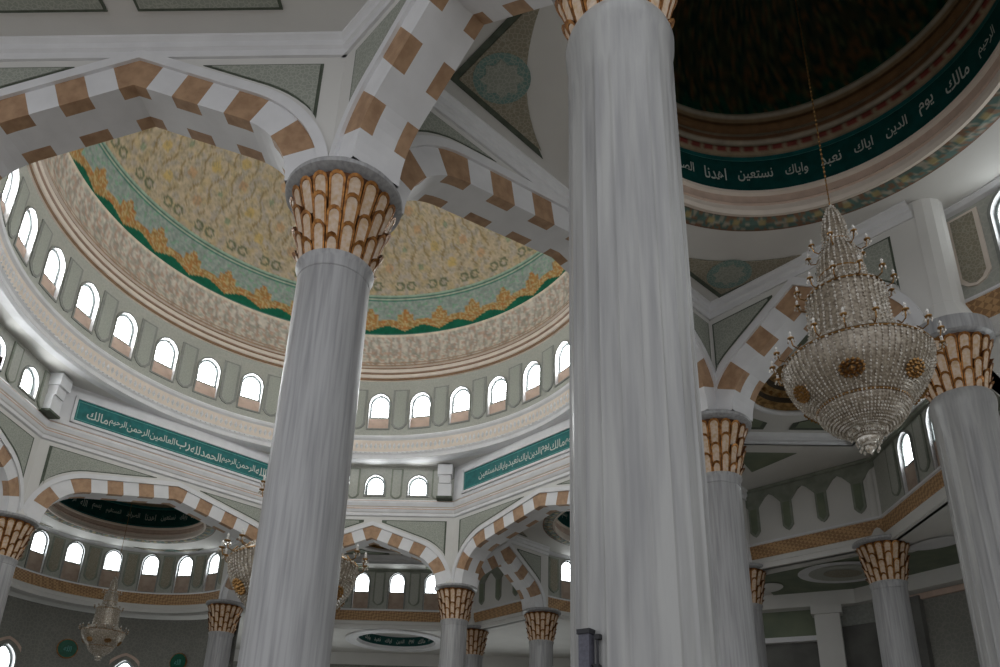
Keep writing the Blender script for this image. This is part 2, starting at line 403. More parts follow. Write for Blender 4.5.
def make_column(kind, label, x, y, group):
    root = thing('ribbed_marble_column' if kind == 'rib' else 'marble_column', x, y, HF, 0, label, 'column', group)
    hs = 4.46-HF     # shaft top above the floor
    cs = .84 if kind == 'rib' else 1.0
    MB().box(-.48, .48, -.48, .48, 0, .16).build('plinth', 'marble', root)
    b = MB().lathe([(.46, .16), (.48, .20), (.46, .25), (.40, .28), (.38, .32), (.42, .35), (.42, .39), (.36, .42), (.34, .45)], 40)
    smooth_angle(b.build('base_moulding', 'marble', root))
    if kind == 'rib':
        N = 20
        def rm(a, h):
            f = min(1, max(0, (h-.5)/.1), ) * min(1, max(0, (hs-.42-h)/.1))
            u = (a*N/(2*pi)) % 1.0
            g = 1-abs(2*u-1)              # 0 on the arris, 1 mid flute
            return 1-.034*f*(min(1, g*4.5))
        prof = [(.322, .45), (.322, .5), (.322, .6), (.318, hs*.5), (.312, hs-.52), (.312, hs-.42), (.312, hs-.22), (.325, hs-.15), (.328, hs-.08), (.315, hs-.03), (.30, hs)]
        sh = MB().lathe(prof, N*8, rmod=rm)
        smooth_angle(sh.build('shaft', 'marble_rib', root), 50)
    else:
        sh = MB().lathe([(.325, .45), (.325, hs*.4), (.318, hs-.16)], 48)
        smooth_angle(sh.build('shaft', 'marble', root))
        nk = MB().lathe([(.318, hs-.16), (.312, hs-.155), (.312, hs-.15), (.32, hs-.14), (.325, hs-.06), (.345, hs-.03), (.345, hs-.01), (.325, hs)], 48)
        smooth_angle(nk.build('neck_ring', 'marble', root))
    cp = capital_mb()
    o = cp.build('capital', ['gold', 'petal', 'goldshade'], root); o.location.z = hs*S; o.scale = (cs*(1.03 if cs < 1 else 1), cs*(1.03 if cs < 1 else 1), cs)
    ht_ = .75*cs; ab = MB().lathe([(.44*cs, hs+ht_-.01), (.50*cs, hs+ht_+.01), (.535*cs, hs+ht_+.03), (.54*cs, hs+ht_+.06), (.53*cs, hs+.83), (0, hs+.83)], 48)
    smooth_angle(ab.build('abacus', 'marble', root))
    return root
OCT = [(-6.58, 2.2), (-2.2, 6.58), (2.2, 6.58), (6.58, 2.2), (6.50, -2.2), (2.105, -6.60), (-2.2, -6.58), (-6.58, -2.2)]
OCT = [(x, y+OY) for x, y in OCT]
olab = ['smooth grey marble column with gilded capital, left edge of the view below the left arch',
 'smooth marble column on the far side of the central dome, hidden behind the large leaning column',
 'smooth marble column between the two far arches, largest of the small columns left of the ribbed column',
 'smooth marble column of the central octagon, hidden behind the big ribbed column',
 'smooth marble column just right of the big ribbed column, gilded capital below the chandelier side arch',
 'large smooth grey marble column left of centre with a big gilded leaf capital',
 'smooth marble column of the octagon just outside the left edge, carrying the near left arch',
 'smooth marble column of the octagon outside the left edge, farther than the arch column']
colA = None
for i, (x, y) in enumerate(OCT):
    if colA is None: colA = make_column('smooth', olab[i], x, y, 'columns of the central octagon')
    else: dup(colA, x, y, HF, .3*i, olab[i])
OUT = [(-8.72, 4.45, 'smooth marble outer column at the far left, behind the left edge column'),
 (-4.4, 8.72, 'outer marble column with gilded capital just left of the large leaning column, low in the picture'),
 (4.4, 8.72, 'outer marble column right of the small central group, beside the big ribbed column'),
 (8.72, 4.5, 'outer marble column showing a strip of gilded capital beside the right middle column, under the blind arcade'),
 (10.9, 2.56, 'slender marble column under the corner of the orange band, lower right'),
 (2.4, 10.99, 'dark half hidden column right behind the small central column'),
 (-2.4, 10.99, 'outer marble column hidden behind the large leaning column, below the three small windows'),
 (-10.9, 2.58, 'outer marble column of the left bay, outside the picture edge'),
 (10.9, -2.3, 'outer marble column of the right bay hidden past the right edge')]
for i, (x, y, lb) in enumerate(OUT): dup(colA, x, y+OY, HF, .2*i, lb, 'outer columns under the bay walls')
O1 = (8.62, -4.5+OY); O2 = (4.352, -8.80+OY)
colB = make_column('rib', 'huge ribbed marble column filling the middle of the view', O2[0], O2[1], 'ribbed columns of the near corner bay')
dup(colB, O1[0], O1[1], HF, .2, 'ribbed marble column at the right edge with gilded capital behind the chandelier')

# ------------------------------------------------------------------ arches and the walls they carry
def side(p, q): # centre, length, rotation such that local +y points away from the dome centre
    mx, my = (p[0]+q[0])/2, (p[1]+q[1])/2; L = hypot(q[0]-p[0], q[1]-p[1]); rz = atan2(q[1]-p[1], q[0]-p[0])
    return mx, my, L, rz
alab = ['wide striped arch on the far left under the long teal inscription', 'small striped arch in the far middle left of the central column',
 'wide striped arch beside the big ribbed column under the short teal inscription', 'striped arch of the right axial bay hidden behind the big ribbed column',
 'wide striped arch running behind the big ribbed column towards the right middle column', 'near striped arch whose peak stands at the upper left of the picture',
 'striped arch outside the left edge nearest the camera', 'striped arch seen edge on at the left margin above the left edge column']
alab2 = {4: 'near striped arch descending right from the big gilded capital to the ribbed column'}
for i in range(8):
    p, q = OCT[i], OCT[(i+1) % 8]
    mx, my, L, rz = side(p, q); diag = i in (0, 2, 4, 6)
    rise = 1.32 if diag else 1.22; kr = .36 if diag else .50
    nm = 'pointed_arch'
    make_arch(nm, L, rise, alab2.get(i, alab[i]), 'striped arches of the central octagon', mx, my, rz, count=9 if diag else 7, kr=kr)
    make_archwall('wall_octagon', L, rise, mx, my, rz, 7.12, kr=kr, zdrop=.34 if diag else .36)
rad = [(5, O2, 'striped arch rising from the big gilded capital towards the top of the picture', 6),
       (4, O1, 'striped arch rising behind the chandelier from the right middle column', 6),
       (3, (8.72, 4.5+OY), 'striped arch between the right bay and the far corner, hidden behind the ribbed column', 6),
       (2, (4.4, 8.72+OY), 'small deep striped arch seen through the wide arch beside the ribbed column', 6),
       (1, (-4.4, 8.72+OY), 'small striped arch behind the large leaning column', 6),
       (0, (-8.72, 4.45+OY), 'small striped arch at the far left behind the left edge column', 6)]
for vi, o, lb, n in rad:
    mx, my, L, rz = side(OCT[vi], o)
    make_arch('pointed_arch', L, 1.08, lb, 'short arches between octagon and outer columns', mx, my, rz, count=n-1, thick=.5, kr=.62)
    make_archwall('wall_bay', L, 1.08, mx, my, rz, 7.12, kr=.62, cornice=(-1, 1))
# piers that stand on the capitals between the arch feet
def pier(x, y, r=.27, name='wall_pier'):
    MB().lathe([(r+.08, 0), (r+.08, .08), (r, .3), (r, 1.79)], 16).build(name, 'plaster', None, (x, y), h0=SPRING)['kind'] = 'structure'
for x, y in OCT: pier(x, y)
for x, y in [O1, O2]: pier(x, y, .25)
for a, b, _ in OUT: pier(a, b+OY, .13)

# ------------------------------------------------------------------ octagon entablature, inscriptions, upper windows
def octpoly(ax, dg):   # vertices of an octagon with axial apothem ax and diagonal apothem dg
    k = dg*sqrt(2)-ax
    return [(-ax, k+OY), (-k, ax+OY), (k, ax+OY), (ax, k+OY), (ax, -k+OY), (k, -ax+OY), (-k, -ax+OY), (-ax, -k+OY)]
def octsweep(prof, mats):
    """prof: list of (inward offset, height, material) swept round the octagon"""
    mb = MB(); rings = []
    for off, h, m in prof: rings.append([(x, y, h) for x, y in octpoly(6.33-off, 5.96-off)])
    for i in range(len(rings)-1):
        for j in range(8):
            k = (j+1) % 8
            mb.add([rings[i][j], rings[i][k], rings[i+1][k], rings[i+1][j]], [(0, 1, 2, 3)], prof[i][2])
    return mb
ent = octsweep([(0, 7.08, 0), (.05, 7.10, 0), (.05, 7.17, 1), (.03, 7.18, 0), (.06, 7.20, 0), (.09, 7.26, 2), (.09, 7.29, 0), (.07, 7.32, 1), (.10, 7.34, 0), (.13, 7.42, 0), (.13, 7.47, 2), (.11, 7.5, 0), (.02, 7.5, 0)], None)
tag(ent.build('trim_octagon', ['white', 'cream', 'pink']), kind='structure')

def arch_outline(w, hs, hp, ht, n=8, rnd=1.0):
    """sill hs, springing hp, top ht; closed outline (x,z) of a slightly pointed opening"""
    H = ht-hp; o = [(w/2, hs)]; R = (H*H+w*w/4)/w
    if H > w/2*1.02:
        amax = math.asin(min(1, H/R)); cx = w/2-R
        o += [(cx+R*cos(amax*i/n), hp+R*sin(amax*i/n)) for i in range(n)]+[(0, ht)]
    else: o += [(w/2*cos(pi/2*i/n), hp+H*sin(pi/2*i/n)) for i in range(n+1)]
    o += [(-x, z) for x, z in reversed(o[:-1])]
    d = []
    for i in range(len(o)):
        a, b = o[i], o[(i+1) % len(o)]; L = hypot(a[0]-b[0], a[1]-b[1]); k = max(1, int(L/(w*.25)))
        for q in range(k): d.append((lerp(a[0], b[0], q/k), lerp(a[1], b[1], q/k)))
    return d
def holed(mb, s0, s1, h0, h1, outl, fn, depth, mf=0, mr=1, sc=0):
    cx = sum(p[0] for p in outl)/len(outl)+sc; ch = (min(p[1] for p in outl)+max(p[1] for p in outl))/2
    O = [(p[0]+sc, p[1]) for p in outl]; B = []
    for x, z in O:
        dx, dz = x-cx, z-ch; t = 1e9
        if dx > 1e-9: t = min(t, (s1-cx)/dx)
        if dx < -1e-9: t = min(t, (s0-cx)/dx)
        if dz > 1e-9: t = min(t, (h1-ch)/dz)
        if dz < -1e-9: t = min(t, (h0-ch)/dz)
        B.append((cx+dx*t, ch+dz*t))
    for c in ((s0, h0), (s1, h0), (s0, h1), (s1, h1)):
        i = min(range(len(B)), key=lambda i: hypot(B[i][0]-c[0], B[i][1]-c[1])); B[i] = c
    n = len(O); V = [fn(x, z, 0) for x, z in B]+[fn(x, z, 0) for x, z in O]+[fn(x, z, depth) for x, z in O]
    mb.add(V, [(i, (i+1) % n, n+(i+1) % n, n+i) for i in range(n)]+[(n+i, n+(i+1) % n, 2*n+(i+1) % n, 2*n+i) for i in range(n)], [mf]*n+[mr]*n)

wcount = [0]
def make_window(w, hs, hp, ht, depth, name=None, sill_to=None, panel='pink', glass='pane', inset=.055):
    """frame, glazing bars and a pane; local x across, z up, +y outward. Origin at the sill centre."""
    wcount[0] += 1
    root = thing('window_%d' % wcount[0], 0, 0, 0, kind='structure')
    o = arch_outline(w, 0, hp-hs, ht-hs); n = len(o)
    zb = (sill_to-hs) if sill_to is not None else 0
    oo = arch_outline(w, zb, hp-hs, ht-hs); cz = (ht-hs)/2; cb = (ht-hs+zb)/2
    def sc(p, k, c=cz, hh=ht-hs): return (p[0]*(1+k/w*2), c+(p[1]-c)*(1+k/hh*2))
    m = len(oo); hh = ht-hs-zb
    fr = MB()        # thin grey moulding round the whole niche
    A = [sc(p, .04, cb, hh) for p in oo]; B = [sc(p, .0, cb, hh) for p in oo]
    fr.add([(x, -.03, z) for x, z in A]+[(x, -.03, z) for x, z in B]+[(x, .01, z) for x, z in A]+[(x, depth, z) for x, z in B],
       [(i, (i+1) % m, m+(i+1) % m, m+i) for i in range(m)]+[(i, (i+1) % m, 2*m+(i+1) % m, 2*m+i) for i in range(m)]+[(m+i, m+(i+1) % m, 3*m+(i+1) % m, 3*m+i) for i in range(m)], [1]*m+[1]*m+[0]*m)
    fr.build('niche_moulding', ['white', 'greyline'], root)
    I = [sc(p, -inset) for p in o]
    wf = MB().add([(x, depth-.03, z) for x, z in o]+[(x, depth-.03, z) for x, z in I]+[(x, depth, z) for x, z in I],
       [(i, (i+1) % n, n+(i+1) % n, n+i) for i in range(n)]+[(n+i, n+(i+1) % n, 2*n+(i+1) % n, 2*n+i) for i in range(n)])
    wf.build('window_frame', 'framegrey', root)
    pn = MB().vpoly(I, depth-.01); pn.build('pane', glass, root)
    bars = MB(); H = ht-hs; iw = w/2-inset*.9; bars.box(-.006, .006, depth-.03, depth-.012, inset, H-inset)
    for q in (.35, .66): bars.box(-iw, iw, depth-.03, depth-.012, H*q-.005, H*q+.005)
    bars.build('glazing_bar', 'grid', root)
    if sill_to is not None:
        MB().box(-w/2, w/2, depth*.5, depth, sill_to-hs, 0).build('sill_panel', panel, root)
    return root
def dupwin(src, x, y, h, rz):
    wcount[0] += 1
    r = dup(src, x, y, h, rz); r.name = 'window_%d' % wcount[0]; return r

# drum of the great dome: ring wall with 32 arched openings
RW = 5.66; NW = 32; A1 = -.342133-radians(2.9)   # azimuth of a window centre in the plan frame
drum = thing('wall_drum', 0, 0, 9.1, kind='structure')
mb = MB(); bay = 2*pi/NW
win_o = arch_outline(.54, 9.36, 10.07, 10.38)
for k in range(NW):
    a = A1+bay*k
    def fn(s, h, d): r = RW+d; return (r*sin(a+s/RW), r*cos(a+s/RW), h-9.1)
    sw = RW*bay/2
    holed(mb, -sw, sw, 9.05, 10.78, win_o, fn, .2, 0, 1)
mb.build('drum_face', ['greygreen', 'cream'], drum)
win0 = None
for k in range(NW):
    a = A1+bay*k; r = RW
    if win0 is None:
        win0 = make_window(.54, 9.68, 10.07, 10.38, .11, sill_to=9.36); win0.location = W(r*sin(a), r*cos(a), 9.68); win0.rotation_euler.z = -a
    else: dupwin(win0, r*sin(a), r*cos(a), 9.68, -a)
# grey-green piers with pointed feet between the windows
def niche_mb(w, z0, z1, curve_r=None):
    o = [(-w/2, z1), (-w/2, z0+w*.35), (-w*.28, z0+w*.1), (0, z0), (w*.28, z0+w*.1), (w/2, z0+w*.35), (w/2, z1)]
    m = MB().vpoly(o, -.03, 0, .04)
    i = [(x*.72, lerp(z, (z0+z1)/2, .07)) for x, z in o]
    m.vpoly(i, -.036, 1, .02)
    return m
np0 = None
for k in range(NW):
    a = A1+bay*(k+.5)
    m = niche_mb(.42, .22, 1.40) if np0 is None else None
    if np0 is None: np0 = m.build('pier_panel', ['greyline', 'pierfill'], drum)
    o = np0 if k == 0 else np0.copy()
    if k: C.objects.link(o); o.parent = drum
    o.location = (RW*sin(a)*S, RW*cos(a)*S, 0); o.rotation_euler.z = -a

# ------------------------------------------------------------------ the great dome
def h01(*a): return noise.noise(Vector(a))*.5+.5
def cell(i, j): random.seed(i*7919+j*104729); return random.random()
def mix(a, b, t): t = max(0, min(1, t)); return tuple(lerp(a[i], b[i], t) for i in range(3))
dome = thing('central_dome', 0, 0, 8.4, 0, 'great central dome with golden arabesque vault, green scalloped border and pale carved rings', 'dome')
HB = 8.4
def rel(prof): return [(r, h-HB) for r, h in prof]
mb = MB().lathe(rel([(5.86, 8.43), (5.66, 8.42), (5.58, 8.45), (5.60, 8.50), (5.60, 8.56), (5.565, 8.60), (5.60, 8.66), (5.60, 8.98), (5.55, 9.02), (5.53, 9.07), (5.58, 9.12), (5.7, 9.12)]), 160, mi=[0, 0, 0, 0, 0, 0, 1, 0, 0, 0, 0])
for k in range(288):
    a = 2*pi*k/288
    for (hh, hw, rr, dr, w) in ((8.82, .10, 5.60, .045, .045), (8.62, .035, 5.565, .03, .035)):
        c = [((rr)*sin(a-w/rr), (rr)*cos(a-w/rr), hh-HB), (rr*sin(a), rr*cos(a), hh+hw-HB), (rr*sin(a+w/rr), rr*cos(a+w/rr), hh-HB), (rr*sin(a), rr*cos(a), hh-hw-HB), ((rr-dr)*sin(a), (rr-dr)*cos(a), hh-HB)]
        mb.add(c, [(0, 1, 4), (1, 2, 4), (2, 3, 4), (3, 0, 4)], 0)
mb.build('beaded_cornice', ['white', 'cream'], dome)
mb = MB().lathe(rel([(5.70, 10.76), (5.62, 10.78), (5.60, 10.80), (5.60, 10.84), (5.57, 10.85), (5.55, 10.92), (5.57, 10.94), (5.57, 10.97), (5.53, 10.98), (5.52, 11.07), (5.55, 11.09), (5.55, 11.13), (5.50, 11.15)]), 128,
   mi=[0, 1, 1, 0, 0, 1, 1, 2, 0, 1, 1, 0])
mb.build('moulded_ring', ['cream', 'brown', 'pink'], dome)
def col_relief(x, y, z):
    a = atan2(x, y); h = z+HB; u = a/(2*pi)*64; v = (h-11.15)/1.0
    base = (.62, .56, .48); f = u % 1.0; i = floor(u)
    d = abs(f-.5)
    leaf = abs(d-.28*sin(v*pi)) < .07 or (abs(v-.5) < .1 and d < .12)
    c = (.62, .57, .50)
    if leaf: c = (.42, .36, .31)
    g = h01(a*60, h*9, 0)
    if g > .60: c = mix(c, (.50, .34, .26), .8)
    elif g < .4: c = mix(c, (.34, .36, .30), .6)
    if v > .93: c = (.72, .64, .52)
    if v < .06 or .1 < v < .13: c = (.40, .28, .2)
    return c
prof = [(5.50+.10*sin(pi*i/24)-.0, 11.15+i/24) for i in range(25)]
MB().lathe(rel(prof), 64*10).build('carved_band', 'attr', dome, col=col_relief)
def col_teal(x, y, z):
    a = atan2(x, y); h = z+HB; u = (a/(2*pi)*36) % 1.0; v = (h-12.15)/1.27
    t = abs(u-.5)*2
    n = h01(a*40, h*8, 1)
    if v < .05: return (.06, .09, .08)
    if v < .09: return (.16, .30, .26)
    g = .22+.13*abs(cos(u*pi))
    if v < g-.05: return (.006, .13, .075)
    pk = max(.335+.13*abs(cos(u*pi)), .58 if abs(t-.27) < .15 else 0, .48+.22*sqrt(max(0, 1-(t/.22)**2)) if t < .22 else 0)
    if v < pk:
        c = mix((.38, .26, .09), (.50, .19, .06), n*1.3-.2)
        if h01(a*90, h*16, 5) > .54: c = (.52, .40, .20)
        return c
    if v > .95: return (.35, .48, .38)
    if v > .925: return (.05, .16, .13)
    if v > .89: return (.50, .56, .44)
    if v > .865: return (.05, .2, .16)
    c = mix((.24, .33, .30), (.40, .44, .41), h01(a*70, h*14, 3)*1.6-.3)
    if h01(a*55, h*11, 9) > .64: c = (.24, .42, .30)
    return c
prof = [(5.66*sqrt(max(0, 1-((h-12.1)/4.9)**2)), h) for h in [12.15+1.27*i/34 for i in range(35)]]
MB().lathe(rel(prof), 36*24).build('scalloped_border', 'attr', dome, col=col_teal)
def col_vault(x, y, z):
    a = atan2(x, y); h = z+HB; t = (h-13.42)/(17.0-13.42)
    rr = hypot(x, y); lat = math.asin(min(1, max(0, (h-12.1)/4.9)))  # 0..pi/2
    v = lat*5.3
    row = (v-1.45)/.52; i = floor(row); fv = row-i-.5
    N = 36 if i < 4 else (24 if i < 7 else 12)
    u = a/(2*pi)*N+(.5 if i % 2 else 0); j = floor(u); fu = u-j-.5
    d = hypot(fu*(2*pi*rr/N)/.9, fv*.52)/.5
    n = h01(a*50, v*9, 2); n2 = h01(a*26, v*4.8, 7)
    c = mix((.46, .38, .26), (.62, .51, .37), n)
    if n2 > .62: c = mix(c, (.52, .40, .20), .5)
    if n2 < .40: c = mix(c, (.44, .40, .37), .6)
    m = (i+j) % 3
    if i == 0:
        uu = abs(abs(fu)*2-.45)
        if .075 < hypot((abs(fu)-.17)*.93, fv*.52) < .13: c = (.17, .19, .11)
    elif d < (.28, .26, .15)[m]:
        c = mix(c, ((.58, .42, .15), (.55, .34, .19), (.26, .34, .22))[m], .8)
    elif d < .17 and m == 2: c = (.25, .30, .18)
    elif .62 < d < .7: c = (.34, .25, .13)
    if h01(a*140, v*22, 4) < .38: c = mix(c, (.26, .25, .17), .5)
    return c
prof = []
for i in range(131):
    lat = lerp(math.asin(1.32/4.9), pi/2, i/130); prof.append((5.66*cos(lat), 12.1+4.9*sin(lat)))
MB().lathe(rel(prof), 720).build('golden_vault', 'attr', dome, col=col_vault)
for n_ in ('carved_band', 'scalloped_border', 'golden_vault'):
    for o in kids(dome):
        if o.name.startswith(n_): o.data.polygons.foreach_set('use_smooth', [True]*len(o.data.polygons))

# ------------------------------------------------------------------ Arabic lettering
JOIN = {'ا': 'FE8D FE8E', 'ب': 'FE8F FE90 FE91 FE92', 'ت': 'FE95 FE96 FE97 FE98', 'ح': 'FEA1 FEA2 FEA3 FEA4', 'د': 'FEA9 FEAA', 'ذ': 'FEAB FEAC',
 'ر': 'FEAD FEAE', 'س': 'FEB1 FEB2 FEB3 FEB4', 'ص': 'FEB9 FEBA FEBB FEBC', 'ط': 'FEC1 FEC2 FEC3 FEC4', 'ع': 'FEC9 FECA FECB FECC', 'ق': 'FED5 FED6 FED7 FED8',
 'ك': 'FED9 FEDA FEDB FEDC', 'ل': 'FEDD FEDE FEDF FEE0', 'م': 'FEE1 FEE2 FEE3 FEE4', 'ن': 'FEE5 FEE6 FEE7 FEE8', 'ه': 'FEE9 FEEA FEEB FEEC', 'و': 'FEED FEEE', 'ي': 'FEF1 FEF2 FEF3 FEF4', 'ض': 'FEBD FEBE FEBF FEC0', 'غ': 'FECD FECE FECF FED0', 'ف': 'FED1 FED2 FED3 FED4'}
def shape(word):
    out = []
    for i, ch in enumerate(word):
        if ch not in JOIN: out.append(ch); continue
        f = [chr(int(q, 16)) for q in JOIN[ch].split()]
        prev = i > 0 and word[i-1] in JOIN and len(JOIN[word[i-1]].split()) == 4
        nxt = len(f) == 4 and i+1 < len(word) and word[i+1] in JOIN
        out.append(f[3] if prev and nxt else f[1] if prev else f[2] if nxt else f[0])
    return ''.join(reversed(out))
_tc = {}
def text_mesh(word):
    if word not in _tc:
        c = bpy.data.curves.new('text', 'FONT'); c.body = shape(word); c.resolution_u = 2; c.offset = .012
        o = bpy.data.objects.new('text', c); C.objects.link(o)
        me = bpy.data.meshes.new_from_object(o.evaluated_get(bpy.context.evaluated_depsgraph_get()))
        V = [(v.co.x, v.co.y) for v in me.vertices]; F = [tuple(p.vertices) for p in me.polygons]
        bpy.data.objects.remove(o); bpy.data.curves.remove(c); bpy.data.meshes.remove(me)
        x0 = min(v[0] for v in V); x1 = max(v[0] for v in V); y0 = min(v[1] for v in V); y1 = max(v[1] for v in V)
        _tc[word] = ([((x-x0)/(x1-x0), (y-y0)/(y1-y0)) for x, y in V], F, (x1-x0)/(y1-y0))
    return _tc[word]
WORDS = 'بسم الله الرحمن الرحيم الحمد لله رب العالمين الرحمن الرحيم مالك يوم الدين اياك نعبد واياك نستعين اهدنا الصراط المستقيم'.split()
def lettering_row(fn, s0, s1, h0, h1, mb, start=0, gap=.35, kx=1.0):
    """words set right to left (s grows to the reader's right); fn(s, h) -> point"""
    s = s1; k = start
    while True:
        V, F, asp = text_mesh(WORDS[k % len(WORDS)]); w = asp*(h1-h0)*kx
        if s-w < s0: break
        mb.add([fn(s-w+x*w, lerp(h0, h1, y)) for x, y in V], F); s -= w+gap*(h1-h0); k += 1
# walls above the entablature: diagonal sides carry inscriptions, axial sides windows
def wall_side(i):
    V = octpoly(6.20, 5.83); p, q = V[i], V[(i+1) % 8]
    return side(p, q)
upwin = None
insc_labels = {0: 'long teal inscription panel with white lettering below the dome on the left', 2: 'teal inscription panel with white lettering cut off by the big ribbed column'}
for i in range(8):
    mx, my, L, rz = wall_side(i)
    root = thing('wall_attic', mx, my, 7.5, rz, kind='structure')
    if i % 2 == 0:
        MB().box(-L/2, L/2, 0, .2, 0, .95).build('wall_face', 'white', root)
        if i in insc_labels:
            ip = thing('inscription_panel', mx, my, 7.5, rz, insc_labels[i], 'inscription', 'teal inscriptions below the dome')
            hw = L/2-.42
            f = MB()
            for x0, x1, z0, z1 in ((-hw-.06, hw+.06, .09, .15), (-hw-.06, hw+.06, .66, .72), (-hw-.06, -hw, .09, .72), (hw, hw+.06, .09, .72)): f.box(x0, x1, -.05, -.001, z0, z1)
            f.build('panel_frame', 'white', ip)
            MB().box(-hw, hw, -.02, -.001, .15, .66).build('panel_field', 'teal', ip)
            bd = MB()
            for x0, x1, z0, z1 in ((-hw+.03, hw-.03, .19, .205), (-hw+.03, hw-.03, .605, .62), (-hw+.03, -hw+.045, .19, .62), (hw-.045, hw-.03, .19, .62)): bd.box(x0, x1, -.024, -.019, z0, z1)
            bd.build('border_line', 'teal_light', ip)
            lt = MB(); lettering_row(lambda s, h: (s, -.026, h), -hw+.12, hw-.12, .28, .50, lt, 0 if i == 0 else 7, .10, .8)
            lt.build('lettering', 'letter', ip)
    else:
        mb = MB(); o = arch_outline(.50, .12, .40, .68)
        for k in (-1, 0, 1):
            holed(mb, 1.12*k-.56, 1.12*k+.56, 0, .95, o, lambda s, h, d: (s, d, h), .22, 0, 1, sc=1.12*k)
        for sx in (-1, 1): mb.box(min(sx*1.68, sx*L/2), max(sx*1.68, sx*L/2), 0, .1, 0, .95)
        mb.build('wall_face', ['greygreen', 'white'], root)
        for k in (-.5, .5, -1.45, 1.45):
            niche_mb(.30, .02, .86).build('pier_panel', ['niche', 'greygreen'], root).location.x = k*1.12*S
        for sx in (-1, 1):
            xs = sx*(L/2-.22)
            bk = MB().box(xs-.17, xs+.17, -.20, .02, .05, .40).box(xs-.15, xs+.15, -.24, .02, .40, .62).box(xs-.19, xs+.19, -.30, .02, .62, .9).box(xs-.2, xs+.2, -.22, .02, 0, .05, 1)
            bk.build('corner_bracket', ['white', 'darkgreen'], root)
        for k in (-1, 0, 1):
            c, s_ = cos(rz), sin(rz); x = mx+c*1.12*k; y = my+s_*1.12*k
            if upwin is None:
                upwin = make_window(.50, 7.62, 7.90, 8.18, .10); upwin.location = W(x, y, 7.62); upwin.rotation_euler.z = rz
            else: dupwin(upwin, x, y, 7.62, rz)
# flat soffit between the octagon and the ring
mb = MB(); V = octpoly(6.25, 5.88); n = 128
def oct_at(a):
    d = (sin(a), cos(a)); best = 1e9
    for i in range(8):
        p, q = V[i], V[(i+1) % 8]; ex, ey = q[0]-p[0], q[1]-p[1]; den = d[0]*ey-d[1]*ex
        if abs(den) < 1e-9: continue
        t = (p[0]*ey-p[1]*ex)/den; u = (p[0]*d[1]-p[1]*d[0])/den
        if t > 0 and -1e-6 <= u <= 1+1e-6: best = min(best, t)
    return (d[0]*best, d[1]*best)
ring = [oct_at(2*pi*k/n) for k in range(n)]
mb.add([(x, y, 8.44) for x, y in ring]+[(5.66*sin(2*pi*k/n), 5.66*cos(2*pi*k/n), 8.43) for k in range(n)], [(k, (k+1) % n, n+(k+1) % n, n+k) for k in range(n)])
tag(mb.build('ceiling_octagon', 'plaster'), kind='structure')

